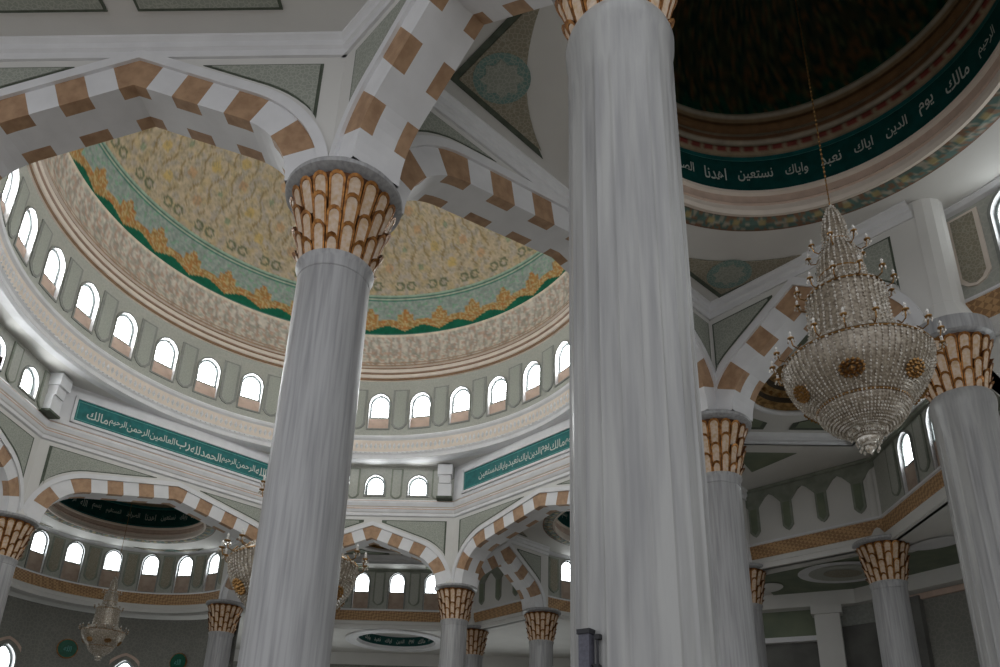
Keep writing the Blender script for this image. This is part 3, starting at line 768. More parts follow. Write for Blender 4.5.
# ------------------------------------------------------------------ corner bays: small domes on half-round window drums
HC = 7.08
def corner_bay(cx, cy, az, a_lo, a_hi, wins, full=True, nm='corner', labels=()):
    """az: azimuth of the outward diagonal; wall built between azimuths a_lo..a_hi (degrees)"""
    RA = 3.05
    # ceiling plate with a round hole
    ce = thing('ceiling_'+nm, cx, cy, HC, kind='structure')
    mb = MB(); hs = 3.16; n = 96; V = []
    for k in range(n):
        a = radians(az)+2*pi*k/n; d = 2*pi*k/n
        t = hs/max(abs(cos(d)), abs(sin(d))); V.append((t*sin(a), t*cos(a), 0))
    V += [(2.24*sin(radians(az)+2*pi*k/n), 2.24*cos(radians(az)+2*pi*k/n), 0) for k in range(n)]
    mb.add(V, [(k, (k+1) % n, n+(k+1) % n, n+k) for k in range(n)]); mb.build('ceiling_plate', 'plaster', ce)
    for da in (180-45-0, 180+45, 45, -45):
        a0 = az+da
        pts = [(3.62*sin(radians(a0)), 3.62*cos(radians(a0)))]
        arc = [(2.83*sin(radians(a0+t)), 2.83*cos(radians(a0+t))) for t in [-22+44*i/12 for i in range(13)]]
        pts = pts+arc
        m1 = MB().poly(pts, -.012, 0, .012)
        g = (sum(p[0] for p in pts)/len(pts), sum(p[1] for p in pts)/len(pts))
        m1.poly([(lerp(x, g[0], .12), lerp(y, g[1], .12)) for x, y in pts], -.02, 1, .01)
        q = (sin(radians(a0))*3.08, cos(radians(a0))*3.08)
        m1.poly([(.30*cos(2*pi*k/24)+q[0], .30*sin(2*pi*k/24)+q[1]) for k in range(24)], -.024, 2, .006)
        m1.poly([((.17 if k % 2 else .23)*cos(pi*k/8)+q[0], (.17 if k % 2 else .23)*sin(pi*k/8)+q[1]) for k in range(16)], -.028, 3, .005)
        m1.build('corner_panel', ['darkgreen', 'panelbrown', 'teallace', 'spandrel'], ce)
    # ring of the little dome
    dm = thing('small_dome', cx, cy, HC, 0, labels[0], 'dome', 'small domes over the corner bays')
    def col_pat(x, y, z):
        a = atan2(x, y); r = hypot(x, y); u = (a/(2*pi)*40) % 1; v = (r-1.97)/.26; d = hypot((u-.5)*1.2, v-.5)
        n = h01(a*26, r*14, 3)
        c = (.10, .17, .15)
        if d < .2: c = (.36, .30, .15)
        elif n > .58: c = (.34, .32, .26)
        elif n < .42: c = (.22, .13, .08)
        if v < .08 or v > .9: c = (.22, .10, .06)
        return c
    MB().lathe([(lerp(2.25, 1.97, i/6), -.005-.02*(1-abs(i/3-1))) for i in range(7)], 480).build('ornament_ring', 'attr', dm, col=col_pat)
    MB().lathe([(1.99, -.01), (1.94, -.02), (1.93, .04), (1.96, .06), (1.97, .15), (1.95, .17), (1.97, .2), (1.97, .30), (1.93, .32), (1.93, .36), (2.0, .37)], 96, mi=[0, 0, 1, 0, 2, 1, 2, 0, 0, 3]).build('cream_ring', ['cream', 'pink', 'pink', 'teal_dark'], dm)
    MB().lathe([(2.00, .36), (2.01, .42), (2.04, .44), (2.05, .96), (2.06, .98), (2.07, 1.05)], 96, mi=[1, 2, 0, 2, 1]).build('inscription_band', ['teal_dark', 'teal', 'teal_light'], dm)
    lt = MB(); lettering_row(lambda s, h: (2.022*sin(-s/2.03), 2.022*cos(-s/2.03), h), -6.3, 6.3, .60, .80, lt, 2, .75, .62)
    # s grows clockwise seen from below, so mirror the azimuth to keep the words readable
    lt.v = [(-x, y, z) for x, y, z in lt.v]
    lt.build('lettering', 'letter', dm)
    def col_mould(x, y, z):
        a = atan2(x, y); v = (z-1.05)/.70; u = (a/(2*pi)*72) % 1
        if v < .07: return (.40, .33, .24)
        if v < .28: return (.22, .05, .04) if abs(u-.5) < .30 and .12 < v < .22 else (.34, .27, .18)
        if v < .36: return (.44, .39, .31)
        if v < .44: return (.16, .08, .04)
        if v < .56: return (.36, .30, .22)
        if v < .80: return (.20, .11, .05)
        if v < .88: return (.28, .2, .12)
        return (.46, .42, .35)
    MB().lathe([(2.07-.06*i/28+.02*sin(i*.9), 1.05+.70*i/28) for i in range(29)], 288).build('moulded_ring', 'attr', dm, col=col_mould)
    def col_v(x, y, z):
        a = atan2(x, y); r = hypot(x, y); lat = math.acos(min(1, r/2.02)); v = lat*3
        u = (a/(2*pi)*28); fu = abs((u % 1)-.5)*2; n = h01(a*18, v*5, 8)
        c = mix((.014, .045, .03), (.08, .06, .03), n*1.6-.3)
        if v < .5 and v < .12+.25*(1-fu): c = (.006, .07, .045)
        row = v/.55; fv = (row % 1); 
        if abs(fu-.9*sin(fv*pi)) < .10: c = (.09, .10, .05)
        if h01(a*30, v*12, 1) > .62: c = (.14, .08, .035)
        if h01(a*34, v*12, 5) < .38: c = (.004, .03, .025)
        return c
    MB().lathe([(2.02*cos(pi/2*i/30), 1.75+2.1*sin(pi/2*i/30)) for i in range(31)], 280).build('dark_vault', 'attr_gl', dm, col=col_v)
    # half-round drum wall with windows
    dw = thing('wall_'+nm, cx, cy, 5.2, kind='structure')
    mb = MB(); sp = wins[1]; centres = wins[0]
    o = arch_outline(.48, .62, 1.49, 1.77)
    for a in centres:
        def fn(s, h, d):
            r = RA+d; q = radians(a)+s/RA; return (r*sin(q), r*cos(q), h)
        sw = RA*radians(sp)/2
        holed(mb, -sw, sw, .56, 1.9, o, fn, .22, 0, 1)
    lo, hi = centres[0]-sp/2, centres[-1]+sp/2
    for u0, u1 in ((a_lo, lo), (hi, a_hi)):
        if u1 > u0: mb.lathe([(RA, .56), (RA, 1.9)], max(2, int((u1-u0)/4)), a0=radians(u0), a1=radians(u1))
    mb.build('drum_face', ['greygreen', 'white'], dw)
    seg = int((a_hi-a_lo)/3)
    mb = MB().lathe([(RA+.02, 0), (RA-.06, 0), (RA-.07, .10), (RA-.03, .13), (RA-.04, .22), (RA-.01, .25), (RA-.01, .26)], seg, a0=radians(a_lo), a1=radians(a_hi))
    mb.build('base_moulding', 'plaster', dw)
    MB().lathe([(RA-.015, .24), (RA-.02, .27), (RA-.02, .52), (RA-.015, .56)], seg, a0=radians(a_lo), a1=radians(a_hi), mi=0).build('lattice_band', 'lattice', dw)
    MB().lathe([(RA-.0, .56), (RA-.03, .57), (RA-.03, .60), (RA, .61)], seg, a0=radians(a_lo), a1=radians(a_hi)).build('band_moulding', 'white', dw)
    MB().lathe([(RA, 1.80), (RA-.06, 1.82), (RA-.10, 1.86), (RA-.10, 1.89)], seg, a0=radians(a_lo), a1=radians(a_hi)).build('top_moulding', 'white', dw)
    base = None
    for k in range(len(centres)+1):
        a = radians(centres[0]+sp*(k-.5))
        if degrees_(a) < a_lo+3 or degrees_(a) > a_hi-3: continue
        if base is None: base = niche_mb(.36, .72, 1.74).build('pier_panel', ['cream' if nm == 'southeast' else 'niche', 'panelbrown'], dw); ob = base
        else: ob = base.copy(); C.objects.link(ob); ob.parent = dw
        ob.location = (RA*sin(a)*S, RA*cos(a)*S, 0); ob.rotation_euler.z = -a
    global cornerwin
    for a in centres:
        q = radians(a); x, y = cx+RA*sin(q), cy+RA*cos(q)
        if cornerwin is None:
            cornerwin = make_window(.48, 6.33, 6.69, 6.97, .07, sill_to=5.82, panel='sillbrown', glass='pane_low', inset=.035); cornerwin.location = W(x, y, 6.33); cornerwin.rotation_euler.z = -q
        else: dupwin(cornerwin, x, y, 6.33, -q)
def degrees_(a): return a*180/pi
cornerwin = None
EC = (6.60, -6.60)
corner_bay(-6.6, 6.6+OY, -45, -135, 50, ([-89.5, -70, -50.5, -31, -11.5, 8, 27.5], 19.5), nm='northwest', labels=('small dark dome with green inscription ring seen under the left arch',))
corner_bay(6.6, 6.6+OY, 45, -47, 135, ([-28, -8.5, 11, 30.5, 50, 69.5, 89], 19.5), nm='northeast', labels=('small dome glimpsed beside the ribbed column, dark green ring',))
corner_bay(EC[0], EC[1], 135, 45, 150, ([63.5, 84, 104.5, 125], 20.5), nm='southeast', labels=('large dark green dome with lettered ring overhead at the upper right',))

# ------------------------------------------------------------------ axial bays: coffered ceiling, window wall on slender columns
def axial_bay(rz, walls=True, nm='north', win=True):
    c, s_ = cos(rz), sin(rz)
    def T(x, y): return (c*x-s_*y, s_*x+c*y+OY)
    root = thing('ceiling_'+nm, 0, OY, HC, rz, kind='structure')
    tx, ty0, ty1 = 1.88, (7.75 if nm == 'south' else 7.28), 10.30
    hexo = [(-2.2, 6.5), (-4.45, 8.72), (-2.4, 11.0), (2.4, 11.0), (4.45, 8.72), (2.2, 6.5)]
    mb = MB()
    mb.poly([(-2.2, 6.5), (-4.45, 8.72), (-tx, ty1), (-tx, ty0)], 0)
    mb.poly([(-4.45, 8.72), (-2.4, 11.0), (-tx, ty1)], 0)
    mb.poly([(-2.4, 11.0), (2.4, 11.0), (tx, ty1), (-tx, ty1)], 0)
    mb.poly([(2.4, 11.0), (4.45, 8.72), (tx, ty1)], 0)
    mb.poly([(4.45, 8.72), (2.2, 6.5), (tx, ty0), (tx, ty1)], 0)
    mb.poly([(2.2, 6.5), (-2.2, 6.5), (-tx, ty0), (tx, ty0)], 0)
    mb.build('ceiling_plate', 'plaster', root)
    # raised tray with bright moulded edge
    mb = MB()
    rects = [(0, 0), (-.04, .0), (-.04, .08), (.02, .10), (.02, .17), (.06, .24)]
    for k in range(len(rects)-1):
        (o0, z0), (o1, z1) = rects[k], rects[k+1]
        R0 = [(-tx+o0, ty0+o0, z0), (tx-o0, ty0+o0, z0), (tx-o0, ty1-o0, z0), (-tx+o0, ty1-o0, z0)]; R1 = [(-tx+o1, ty0+o1, z1), (tx-o1, ty0+o1, z1), (tx-o1, ty1-o1, z1), (-tx+o1, ty1-o1, z1)]
        mb.add(R0+R1, [(j, (j+1) % 4, 4+(j+1) % 4, 4+j) for j in range(4)])
    mb.build('tray_moulding', 'white', root)
    mb = MB(); n = 64; my = (ty0+ty1)/2; V = []
    for k in range(n):
        a = 2*pi*k/n; d = (sin(a), cos(a)); t = min(tx/max(1e-6, abs(d[0])), (ty1-ty0)/2/max(1e-6, abs(d[1]))); V.append((d[0]*t, my+d[1]*t, .24))
    V += [(1.0*sin(2*pi*k/n), my+1.0*cos(2*pi*k/n), .24) for k in range(n)]
    mb.add(V, [(k, (k+1) % n, n+(k+1) % n, n+k) for k in range(n)]); mb.build('tray_ceiling', 'plaster', root)
    for sx in (-1, 1):
        for sy in (-1, 1):
            p = [(sx*.18, my+sy*1.36), (sx*1.68, my+sy*1.36), (sx*1.68, my+sy*.25), (sx*1.42, my+sy*.25), (sx*1.15, my+sy*.75), (sx*.75, my+sy*1.12), (sx*.18, my+sy*1.25)]
            m1 = MB().poly(p, .225, 0, .014); g = (sum(q[0] for q in p)/7, sum(q[1] for q in p)/7)
            m1.poly([(lerp(x, g[0], .15), lerp(y, g[1], .15)) for x, y in p], .218, 1, .008)
            m1.build('ceiling_panel', ['darkgreen', 'cgreen'], root)
    MB().torus(1.0, .05, .22, 64, 8, cx=0, cy=my).build('rosette_ring', 'white', root)
    ro = MB().lathe([(1.0, .24), (.98, .34), (.86, .36), (.84, .46), (.66, .5), (.62, .6), (.35, .66), (0, .68)], 64, cy=my, mi=[0, 0, 1, 0, 1, 0, 1])
    for k in range(24): 
        a = 2*pi*k/24; ro.gem((.75*sin(a), my+.75*cos(a), .47), .05, 2)
    ro.build('rosette', ['rosette', 'darkhole', 'brass'], root)
    for sx in (-1, 1):   # green triangles and ovals on the flat margin
        p = [(sx*2.25, 8.1), (sx*3.2, 8.72), (sx*2.25, 9.35)]
        MB().poly(p, -.012, 0, .011).build('ceiling_panel', 'cgreen', root)
        for yy in (10.65,): MB().lathe([(.22, -.015), (0, -.015)], 24, cx=sx*1.1, cy=yy).build('ceiling_medallion', 'cgreen', root)
    if nm == 'south':
        for x0, x1 in ((-1.45, -.04), (.26, 1.74)):
            m1 = MB().poly([(x0, 7.18), (x1, 7.18), (x1, 7.62), (x0, 7.62)], -.014, 0, .012)
            m1.poly([(x0+.03, 7.21), (x1-.03, 7.21), (x1-.03, 7.59), (x0+.03, 7.59)], -.02, 1, .008)
            m1.build('ceiling_panel', ['darkgreen', 'spandrel'], root)
    if not walls: return
    wr = thing('wall_'+nm, 0, OY, 5.2, rz, kind='structure')
    def strip(p, q, fn_windows):
        pass
    y = 10.92
    mb = MB(); o = arch_outline(.48, .62, 1.49, 1.77)
    for k in (-1, 0, 1): holed(mb, 1.1*k-.55, 1.1*k+.55, .56, 1.9, o, lambda s, h, d: (s, y+d, h), .2, 0, 1, sc=1.1*k)
    for sx in (-1, 1): mb.box(min(sx*1.65, sx*2.4), max(sx*1.65, sx*2.4), y, y+.1, .56, 1.9)
    mb.build('window_wall', ['greygreen', 'white'], wr)
    def along(x0, y0, x1, y1, prof, name, mats, mi=0):
        L = hypot(x1-x0, y1-y0); dx, dy = (x1-x0)/L, (y1-y0)/L; nx, ny = -dy, dx
        m = MB(); V = []
        for d, z in prof: V += [(x0+nx*d, y0+ny*d, z), (x1+nx*d, y1+ny*d, z)]
        m.add(V, [(2*i, 2*i+1, 2*i+3, 2*i+2) for i in range(len(prof)-1)], mi); m.build(name, mats, wr)
    # counter-clockwise inside order so that the normal points into the bay
    runs = [((2.4, y), (-2.4, y)), ((4.45, 8.72), (2.4, y)), ((-2.4, y), (-4.45, 8.72))]
    for (p, q) in runs:
        along(*p, *q, [(-.1, 0), (.06, 0), (.07, .10), (.03, .13), (.04, .22), (.01, .25)], 'base_moulding', 'plaster')
        along(*p, *q, [(.01, .24), (.03, .26), (.03, .53), (.01, .55)], 'lattice_band', 'lattice')
        along(*p, *q, [(.0, .55), (.05, .56), (.05, .60), (0, .61)], 'band_moulding', 'white')
        along(*p, *q, [(.0, 1.80), (.06, 1.82), (.08, 1.87)], 'top_moulding', 'niche')
    for k in (-1.5, -.5, .5, 1.5):
        ob = niche_mb(.34, .72, 1.78).build('pier_panel', ['niche', 'greygreen'], wr); ob.location = (k*1.1*S, y*S, 0)
    global axwin
    for k in (-1, 0, 1):
        X, Y = T(1.1*k, y)
        if axwin is None:
            axwin = make_window(.48, 6.33, 6.69, 6.97, .07, sill_to=5.82, panel='sillbrown', glass='pane_low', inset=.035); axwin.location = W(X, Y, 6.33); axwin.rotation_euler.z = rz
        else: dupwin(axwin, X, Y, 6.33, rz)
    # blind arcades on the slanted sides
    for (p, q) in runs[1:]:
        x0, y0 = p; x1, y1 = q; L = hypot(x1-x0, y1-y0); ang = atan2(y1-y0, x1-x0)
        m = MB()
        bw = thing_child(wr, 'blind_arcade', (x0+x1)/2, (y0+y1)/2, ang)
        MB().box(-L/2, L/2, -.1, -.0, .56, 1.9).build('arcade_ground', 'plaster', bw)
        nb = 4; pitch = L/nb
        for k in range(nb):      # green pendants with pointed feet linked by arched tops
            xc = -L/2+pitch*(k+.5); w = .24
            o = [(-w/2, 1.42), (-w/2, .86), (-w*.25, .78), (0, .74), (w*.25, .78), (w/2, .86), (w/2, 1.42), (pitch*.38, 1.62), (pitch/2, 1.68), (pitch/2, 1.80), (-pitch/2, 1.80), (-pitch/2, 1.68), (-pitch*.38, 1.62)]
            o = [(max(-L/2, min(L/2, x+xc)), z) for x, z in o]
            oo = []
            for q_ in o:
                if not oo or hypot(q_[0]-oo[-1][0], q_[1]-oo[-1][1]) > 1e-4: oo.append(q_)
            m.vpoly(oo, .0, 0, .03)
            if True:
                m.vpoly([(xc+x*.62, lerp(z, 1.1, .1)) for x, z in [(-w/2, 1.42), (-w/2, .86), (0, .76), (w/2, .86), (w/2, 1.42)]], .03, 1, .01)
        m.build('arcade_pendant', ['niche', 'cgreen'], bw)
def thing_child(par, name, x, y, rz):
    o = bpy.data.objects.new(name, None); C.objects.link(o); o.parent = par; o.location = (x*S, y*S, 0); o.rotation_euler.z = rz
    return o
axwin = None
axial_bay(0, nm='north'); axial_bay(-pi/2, nm='east'); axial_bay(pi/2, nm='west'); axial_bay(pi, walls=False, nm='south')

# ------------------------------------------------------------------ low ceiling of the outer aisle, outer walls, floor
def arc(cx, cy, r, a0, a1, n=18): return [(cx+r*sin(radians(lerp(a0, a1, i/n))), cy+r*cos(radians(lerp(a0, a1, i/n)))) for i in range(n+1)]
LC = 5.2
lc = thing('ceiling_aisle', 0, 0, LC, kind='structure')
B = 14.6
mb = MB()
n = 64; V = []
for k in range(n):
    a = 2*pi*k/n; d = (sin(a), cos(a)); ox, oy = -.15, 12.35
    t = min((2.4-ox if d[0] > 0 else 2.4+ox)/max(1e-6, abs(d[0])), (B-oy if d[1] > 0 else oy-10.77)/max(1e-6, abs(d[1]))); V.append((ox+d[0]*t, oy+d[1]*t, 0))
V += [(-.15+1.3*sin(2*pi*k/n), 12.35+1.3*cos(2*pi*k/n), 0) for k in range(n)]
mb.add(V, [(k, (k+1) % n, n+(k+1) % n, n+k) for k in range(n)])
ne = [(2.4, 10.95+OY)]+arc(6.6, 6.6+OY, 3.05, -45, 135)+[(10.95, 2.4+OY), (B, 2.4+OY), (B, B), (2.4, B)]
mb.poly(ne, 0); mb.poly([(-x, y) for x, y in ne], 0)
for sx in (1, -1): mb.poly([(sx*10.95, -2.4+OY), (sx*B, -2.4+OY), (sx*B, 2.4+OY), (sx*10.95, 2.4+OY)], 0)
mb.poly([(10.95, -2.4+OY)]+arc(EC[0], EC[1], 3.05, 45, 150)+[(B, -9.3), (B, -2.4+OY)], 0)
mb.build('ceiling_plate', ['plaster'], lc)
# green field with white ovals in the north-east
gf = MB().poly([(9.05, 4.55), (10.95, 2.65), (11.6, 2.65), (12.6, .2), (13.4, .2), (13.4, 2.6), (11.7, 5.2), (9.9, 6.0)], -.012, 0, .010)
gf.build('green_field', 'cgreen', lc)
def oval(x, y, r1, r2, rz, z, m):
    mm = MB().lathe([(1, 0), (0, 0)], 40)
    mm.v = [(a*r1, b*r2, c) for a, b, c in mm.v]; c_, s_ = cos(rz), sin(rz)
    mm.v = [(x+c_*a-s_*b, y+s_*a+c_*b, z) for a, b, c in mm.v]
    return mm.build('ceiling_medallion', m, lc)
oval(10.75, 4.0, .92, .80, 0, -.03, 'white'); oval(10.75, 4.0, .70, .60, 0, -.04, 'greygreen'); oval(10.75, 4.0, .40, .30, 0, -.05, 'panelbrown')
oval(11.75, 2.0, .50, .32, -.9, -.03, 'white'); oval(12.35, .75, .45, .55, 0, -.03, 'white'); oval(9.55, 5.3, .32, .42, 0, -.03, 'plaster')
# round recess with an inscription ring north of the axial bay
RX, RY = -.15, 12.35
rc = thing('small_dome', RX, RY, LC, 0, 'shallow round ceiling recess with dark green lettered ring at the bottom centre', 'dome')
MB().lathe([(1.62, -.002), (1.62, -.05), (1.56, -.07), (1.50, -.05), (1.34, -.03), (1.27, -.05), (1.25, -.02)], 72).build('recess_rim', 'white', rc)
MB().lathe([(1.25, -.03), (1.24, .03), (1.22, .05), (1.22, .36), (1.18, .40)], 72, mi=[1, 1, 0, 1]).build('inscription_ring', ['teal_dark', 'white'], rc)
MB().lathe([(1.22, .38), (1.0, .44), (0, .50)], 72).build('recess_field', 'plaster', rc)
lt = MB(); lettering_row(lambda s, h: (1.205*sin(-s/1.2), 1.205*cos(-s/1.2), h), -3.7, 3.7, .12, .28, lt, 4, 1.0, .8)
lt.v = [(-x, y, z) for x, y, z in lt.v]; lt.build('lettering', 'letter', rc)
# beam and square pillar at the far right
def beam(p, q, z0, z1, t, name, m):
    L = hypot(q[0]-p[0], q[1]-p[1]); o = MB().box(-L/2, L/2, -t, t, z0, z1).build(name, m, None, ((p[0]+q[0])/2, (p[1]+q[1])/2), atan2(q[1]-p[1], q[0]-p[0])); o['kind'] = 'structure'; return o
beam((9.3, 6.35), (11.55, 5.35), 4.85, LC, .12, 'trim_1', 'plaster'); beam((11.55, 5.35), (13.5, 2.4), 4.85, LC, .12, 'trim_2', 'plaster')
beam((13.5, 2.4), (14.4, -2.5), 4.85, LC, .12, 'trim_3', 'plaster')
for i, (x, y) in enumerate(((11.0, 5.75), )):
    MB().box(-.27, .27, -.27, .27, HF, LC-.02).box(-.33, .33, -.33, .33, LC-.55, LC-.35).build('wall_pillar', 'plaster', None, (x, y), radians(-25))['kind'] = 'structure'
# side room walls under the far right beam; darkwall paints shade into the stone
def low_wall(p, q, z0, z1, t, name, m):
    o = beam(p, q, z0, z1, t, name, m); return o
low_wall((9.3, 6.75), (11.2, 5.9), HF, 4.10, .05, 'wall_side_room', 'darkwall')
gp = beam((9.3, 6.62), (11.2, 5.77), 4.20, 4.85, .04, 'wall_green_panel', 'cgreen')
low_wall((9.3, 6.58), (11.2, 5.73), 4.10, 4.22, .07, 'trim_4', 'white')
low_wall((11.2, 5.9), (12.35, 4.75), HF, 4.4, .05, 'wall_side_room', 'darkwall'); low_wall((11.2, 5.85), (12.35, 4.7), 4.4, 4.85, .05, 'trim_5', 'greyline')
low_wall((12.35, 4.75), (14.0, 2.1), HF, 4.72, .05, 'wall_side_room', 'wallpat'); low_wall((12.32, 4.70), (13.97, 2.05), 4.72, 4.85, .07, 'trim_6', 'pink')
low_wall((12.25, 4.85), (12.5, 4.35), HF, 4.8, .10, 'wall_side_room', 'darkwall')
def outer_wall(name, x, y, L, rz, m='wallpat'):
    root = thing(name, x, y, HF, rz, kind='structure')
    MB().box(-L/2, L/2, 0, .2, 0, LC-HF).build('wall_face', m, root)
    MB().box(-L/2, L/2, -.08, .01, LC-HF-.42, LC-HF-.3).box(-L/2, L/2, -.05, .01, LC-HF-.3, LC-HF-.002).build('cornice', 'plaster', root)
    return root
outer_wall('wall_north', 0, B, 2*B, 0, 'wallpat'); outer_wall('wall_east', B, 0, 2*B, -pi/2, 'wallpat'); outer_wall('wall_west', -B, 0, 2*B, pi/2, 'wallpat')
fillwin = None      # added glowing windows, out of view, to brighten the aisles
for (px, py, rz) in [(x, B, 0) for x in (-5.5, -2.2, 2.2, 5.5)]+[(B, y, -pi/2) for y in (-7, -4)]+[(-B, y, pi/2) for y in (-7, -3.5, 0, 3.5)]:
    xx, yy = px-(.12 if px == B else -.12 if px == -B else 0), py-(.12 if py == B else 0)
    if fillwin is None:
        fillwin = make_window(1.3, .6, 2.7, 3.5, .10, glass='pane_low', inset=.07); fillwin.location = W(xx, yy, -.3); fillwin.rotation_euler.z = rz
    else: dupwin(fillwin, xx, yy, -.3, rz)
# curved lower wall under the northwest drum: arched windows alternate with round green medallions
cw = thing('wall_northwest_lower', -6.6, 6.6+OY, HF, kind='structure')
RL = 3.45
mb = MB(); cells = [-94, -68, -42, -16, 10, 36]
o = arch_outline(.62, 2.9, 4.10, 4.55)
for k, a in enumerate(cells):
    sw = RL*radians(26)/2
    def fn(s, h, d): r = RL+d; q = radians(a)+s/RL; return (r*sin(q), r*cos(q), h)
    if k % 2: holed(mb, -sw, sw, 0, LC-HF-.1, o, fn, .15)
    else: mb.lathe([(RL, 0), (RL, LC-HF-.1)], 8, a0=radians(a-13), a1=radians(a+13))
mb.lathe([(RL, 0), (RL, LC-HF-.1)], 8, a0=radians(-135), a1=radians(-107))
mb.build('wall_face', ['wallpat', 'plaster'], cw)
for k, a in enumerate(cells):
    q = radians(a)
    if k % 2:
        w = make_window(.62, 2.9, 4.10, 4.55, .12, glass='pane_low'); w.location = W(-6.6+RL*sin(q), 6.6+OY+RL*cos(q), HF+2.9); w.rotation_euler.z = -q
        ar = MB()
        oo = arch_outline(.62, 2.9, 4.10, 4.55)
        for sgn in (0,):
            A_ = [(x*1.5, lerp(z, 3.75, -.16)) for x, z in oo]; B_ = [(x*1.75, lerp(z, 3.75, -.26)) for x, z in oo]; n = len(oo)
            ar.add([(x, -.03, z) for x, z in A_]+[(x, -.03, z) for x, z in B_], [(i, (i+1) % n, n+(i+1) % n, n+i) for i in range(n)])
        ob = ar.build('arch_outline', 'pink', cw); ob.location = (RL*sin(q)*S, RL*cos(q)*S, 0); ob.rotation_euler.z = -q
md0 = None
for a, lb in ((-42, 'round green medallion on the curved wall at the lower left, farther left'), (10, 'round green medallion on the curved wall nearest the large leaning column')):
    q = radians(a); r = RL-.04
    m = thing('wall_medallion', -6.6+r*sin(q), 6.6+OY+r*cos(q), 3.85 if a > 0 else 4.0, -q, lb, 'medallion', 'green medallions on the lower wall')
    dsc = MB().lathe([(.25, 0), (.245, .03), (.0, .04)], 32); dsc.v = [(x, -z, y) for x, y, z in dsc.v]; dsc.build('disc', 'medal', m)
    rg = MB().torus(.26, .015, 0, 32, 6); rg.v = [(x, -z-.01, y) for x, y, z in rg.v]; rg.build('rim', 'gold', m)
    t = MB(); V, F, asp = text_mesh('الله'); t.add([((x-.5)*.2, -.045, (y-.5)*.16) for x, y in V], F); t.build('lettering', 'teal_light', m)
# floor
tag(MB().box(-22, 22, -24, 18, HF-.05, HF).build('floor', 'carpet'), kind='structure')

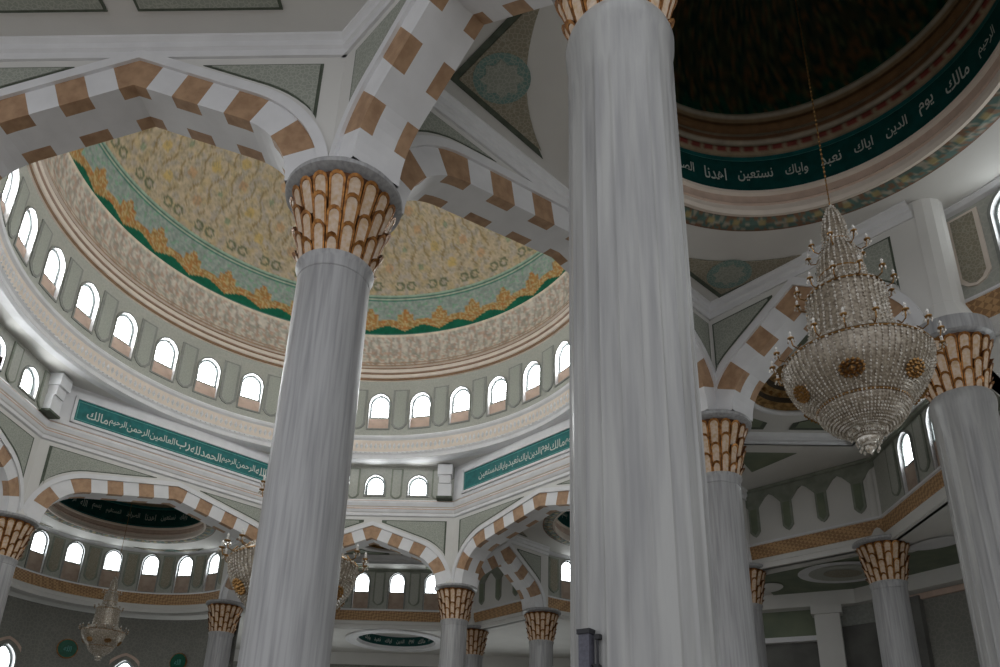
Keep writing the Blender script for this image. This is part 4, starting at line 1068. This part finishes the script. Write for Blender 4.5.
# ------------------------------------------------------------------ chandeliers
def make_chandelier(x, y, h, label, group, chain_top):
    """origin at the finial tip; about 2.5 units tall"""
    root = thing('crystal_chandelier', x, y, h, .2, label, 'chandelier', group)
    # (r, z) along the whole body, z above the tip
    bowl = [(.02, .06), (.09, .16), (.13, .20), (.19, .215), (.27, .27), (.33, .345), (.345, .40), (.352, .42), (.44, .50), (.52, .61), (.565, .72), (.583, .83)]
    inner = [(.583, .83), (.56, .87), (.45, .95), (.36, 1.02)]
    basket = [(.35, .98), (.325, 1.2), (.315, 1.38), (.32, 1.50), (.31, 1.54), (.20, 1.64)]
    bell = [(.20, 1.62), (.19, 1.75), (.175, 1.92), (.14, 2.03), (.10, 2.12)]
    crown = [(.10, 2.10), (.105, 2.2), (.085, 2.36), (.05, 2.46), (.02, 2.53)]
    def shellmesh(prof, n, name, strands, bead, m='crystal_shell'):
        sh = MB().lathe(prof, n); o = sh.build(name, m, root, smooth=True)
        bd = MB()
        # resample the profile for the beads
        L = [0]
        for i in range(1, len(prof)): L.append(L[-1]+hypot(prof[i][0]-prof[i-1][0], prof[i][1]-prof[i-1][1]))
        cnt = max(2, int(L[-1]/(bead*2.6)))
        for k in range(strands):
            a = 2*pi*k/strands
            for q in range(cnt+1):
                s = L[-1]*q/cnt; i = 1
                while i < len(L)-1 and L[i] < s: i += 1
                t = (s-L[i-1])/max(1e-6, L[i]-L[i-1]); r = lerp(prof[i-1][0], prof[i][0], t)+.008; z = lerp(prof[i-1][1], prof[i][1], t)
                if r*2*pi/strands < bead*1.1 and k % 2: continue
                bd.gem((r*sin(a), r*cos(a), z), bead*(.75+.5*random.random()), 0, 1.3)
        bd.build('bead_strand', 'crystal', o); return o
    random.seed(3)
    shellmesh(bowl, 72, 'crystal_bowl', 72, .0105)
    shellmesh(inner, 48, 'upper_canopy', 40, .012)
    shellmesh(basket, 48, 'crystal_basket', 36, .014)
    shellmesh(bell, 36, 'crystal_bell', 24, .013)
    shellmesh(crown, 24, 'crystal_crown', 14, .013)
    for R, r, z in ((.586, .011, .84), (.352, .011, .41), (.322, .009, 1.52), (.19, .008, 1.75), (.11, .007, 2.11)):
        MB().torus(R, r, z, 64, 6).build('brass_ring', 'brass', root)
    fin = MB().lathe([(0, 0), (.03, .02), (.035, .05), (.02, .08), (.07, .10), (.09, .13), (.05, .16), (.13, .19), (.15, .22), (.10, .25), (.03, .27)], 24).build('finial', 'crystal', root, smooth=True)
    gm = MB()
    for R, z, n in ((.09, .11, 12), (.15, .19, 18), (.07, .05, 8)):
        for k in range(n): gm.gem((R*sin(2*pi*k/n), R*cos(2*pi*k/n), z-.015), .014)
    gm.build('pendant_drop', 'crystal', fin)
    for k in range(6):     # flower-shaped brass rosettes applied to the bowl
        a = pi+.72+2*pi*k/6; rr, zz = .485, .545; m = MB()
        for R_, n_, g_ in ((.085, 14, .020), (.05, 9, .022)):
            for j in range(n_):
                b = 2*pi*j/n_; m.gem((R_*cos(b), -.004, R_*.8*sin(b)), g_, 0, 1.0)
        m.gem((0, -.012, 0), .030, 0, 1.0)
        o = m.build('rosette_applique', 'brass', root); o.location = (rr*sin(a)*S, rr*cos(a)*S, zz*S); o.rotation_euler = (radians(38), 0, -a+pi)
    def arms(n, R0, R1, z0, dz, off=0):
        first = None
        for k in range(n):
            a = 2*pi*(k+off)/n
            if first is None:
                am = MB().tube([(0, R0, z0), (0, lerp(R0, R1, .4), z0-.05), (0, lerp(R0, R1, .85), z0-.035), (0, R1, z0+dz)], .006, 6)
                am.lathe([(.008, z0+dz-.012), (.026, z0+dz-.004), (.028, z0+dz+.004), (.008, z0+dz+.006)], 10, cy=R1)
                first = am.build('arm', 'brass', root)
                cn = MB().lathe([(.011, z0+dz), (.011, z0+dz+.035), (0, z0+dz+.035)], 8, cy=R1); cn.build('candle', 'candle', first)
                bl = MB().lathe([(0, z0+dz+.035), (.011, z0+dz+.043), (.012, z0+dz+.053), (0, z0+dz+.075)], 8, cy=R1); bl.build('bulb', 'bulb', first)
                dr = MB()
                for j in range(5): dr.gem((.026*sin(j*1.257), R1+.026*cos(j*1.257), z0+dz-.03), .010)
                dr.build('pendant_drop', 'crystal', first)
                first.rotation_euler.z = -a
            else:
                c = first.copy(); C.objects.link(c); c.parent = root; c.rotation_euler.z = -a
                for g in kids(first): d = g.copy(); C.objects.link(d); d.parent = c
    arms(18, .56, .66, .90, .03); arms(12, .30, .40, 1.56, .03, .5); arms(8, .15, .25, 2.02, .03)
    n = 40; zc = 2.5; ch = MB()
    ch.tube([(0, 0, 2.5), (0, 0, chain_top-h)], .006, 6)
    k = 0; z = 2.53
    while z < chain_top-h-.05:
        ch.gem((0, 0, z), .012, 0, 2.0); z += .055
    ch.build('chain', 'brass', root)
    return root
c1 = make_chandelier(EC[0]+.02, EC[1], 2.84, 'large crystal chandelier hanging in front of the right arch', 'crystal chandeliers', 10.9)
dup(c1, -6.55, 6.6+OY, 3.24, .5, 'pale small chandelier spire at the lower left under the dark dome', scale=.85)
dup(c1, 0, 0, 2.30, .9, 'great central crystal chandelier half hidden behind the large leaning column', scale=1.8)

# ------------------------------------------------------------------ loudspeaker on the ribbed column
sx, sy = O2[0]-.268, O2[1]-.205
sp = thing('column_loudspeaker', sx, sy, .25, radians(-35), 'slim dark loudspeaker fixed to the ribbed column at the bottom edge', 'loudspeaker')
MB().box(-.025, .025, -.022, .022, 0, .47).build('cabinet', 'greyplastic', sp)
MB().box(-.031, .031, -.028, .028, .47, .49).build('top_cap', 'black', sp)
MB().box(-.031, .031, -.028, .028, -.02, 0).build('bottom_cap', 'black', sp)
b = MB().tube([(.02, .0, .34), (.055, .015, .34)], .008).tube([(.052, .0, .22), (.052, .0, .46)], .006).box(.042, .066, -.010, .015, .445, .465).box(.040, .062, -.014, .015, .30, .34)
b.build('wall_bracket', 'black', sp)
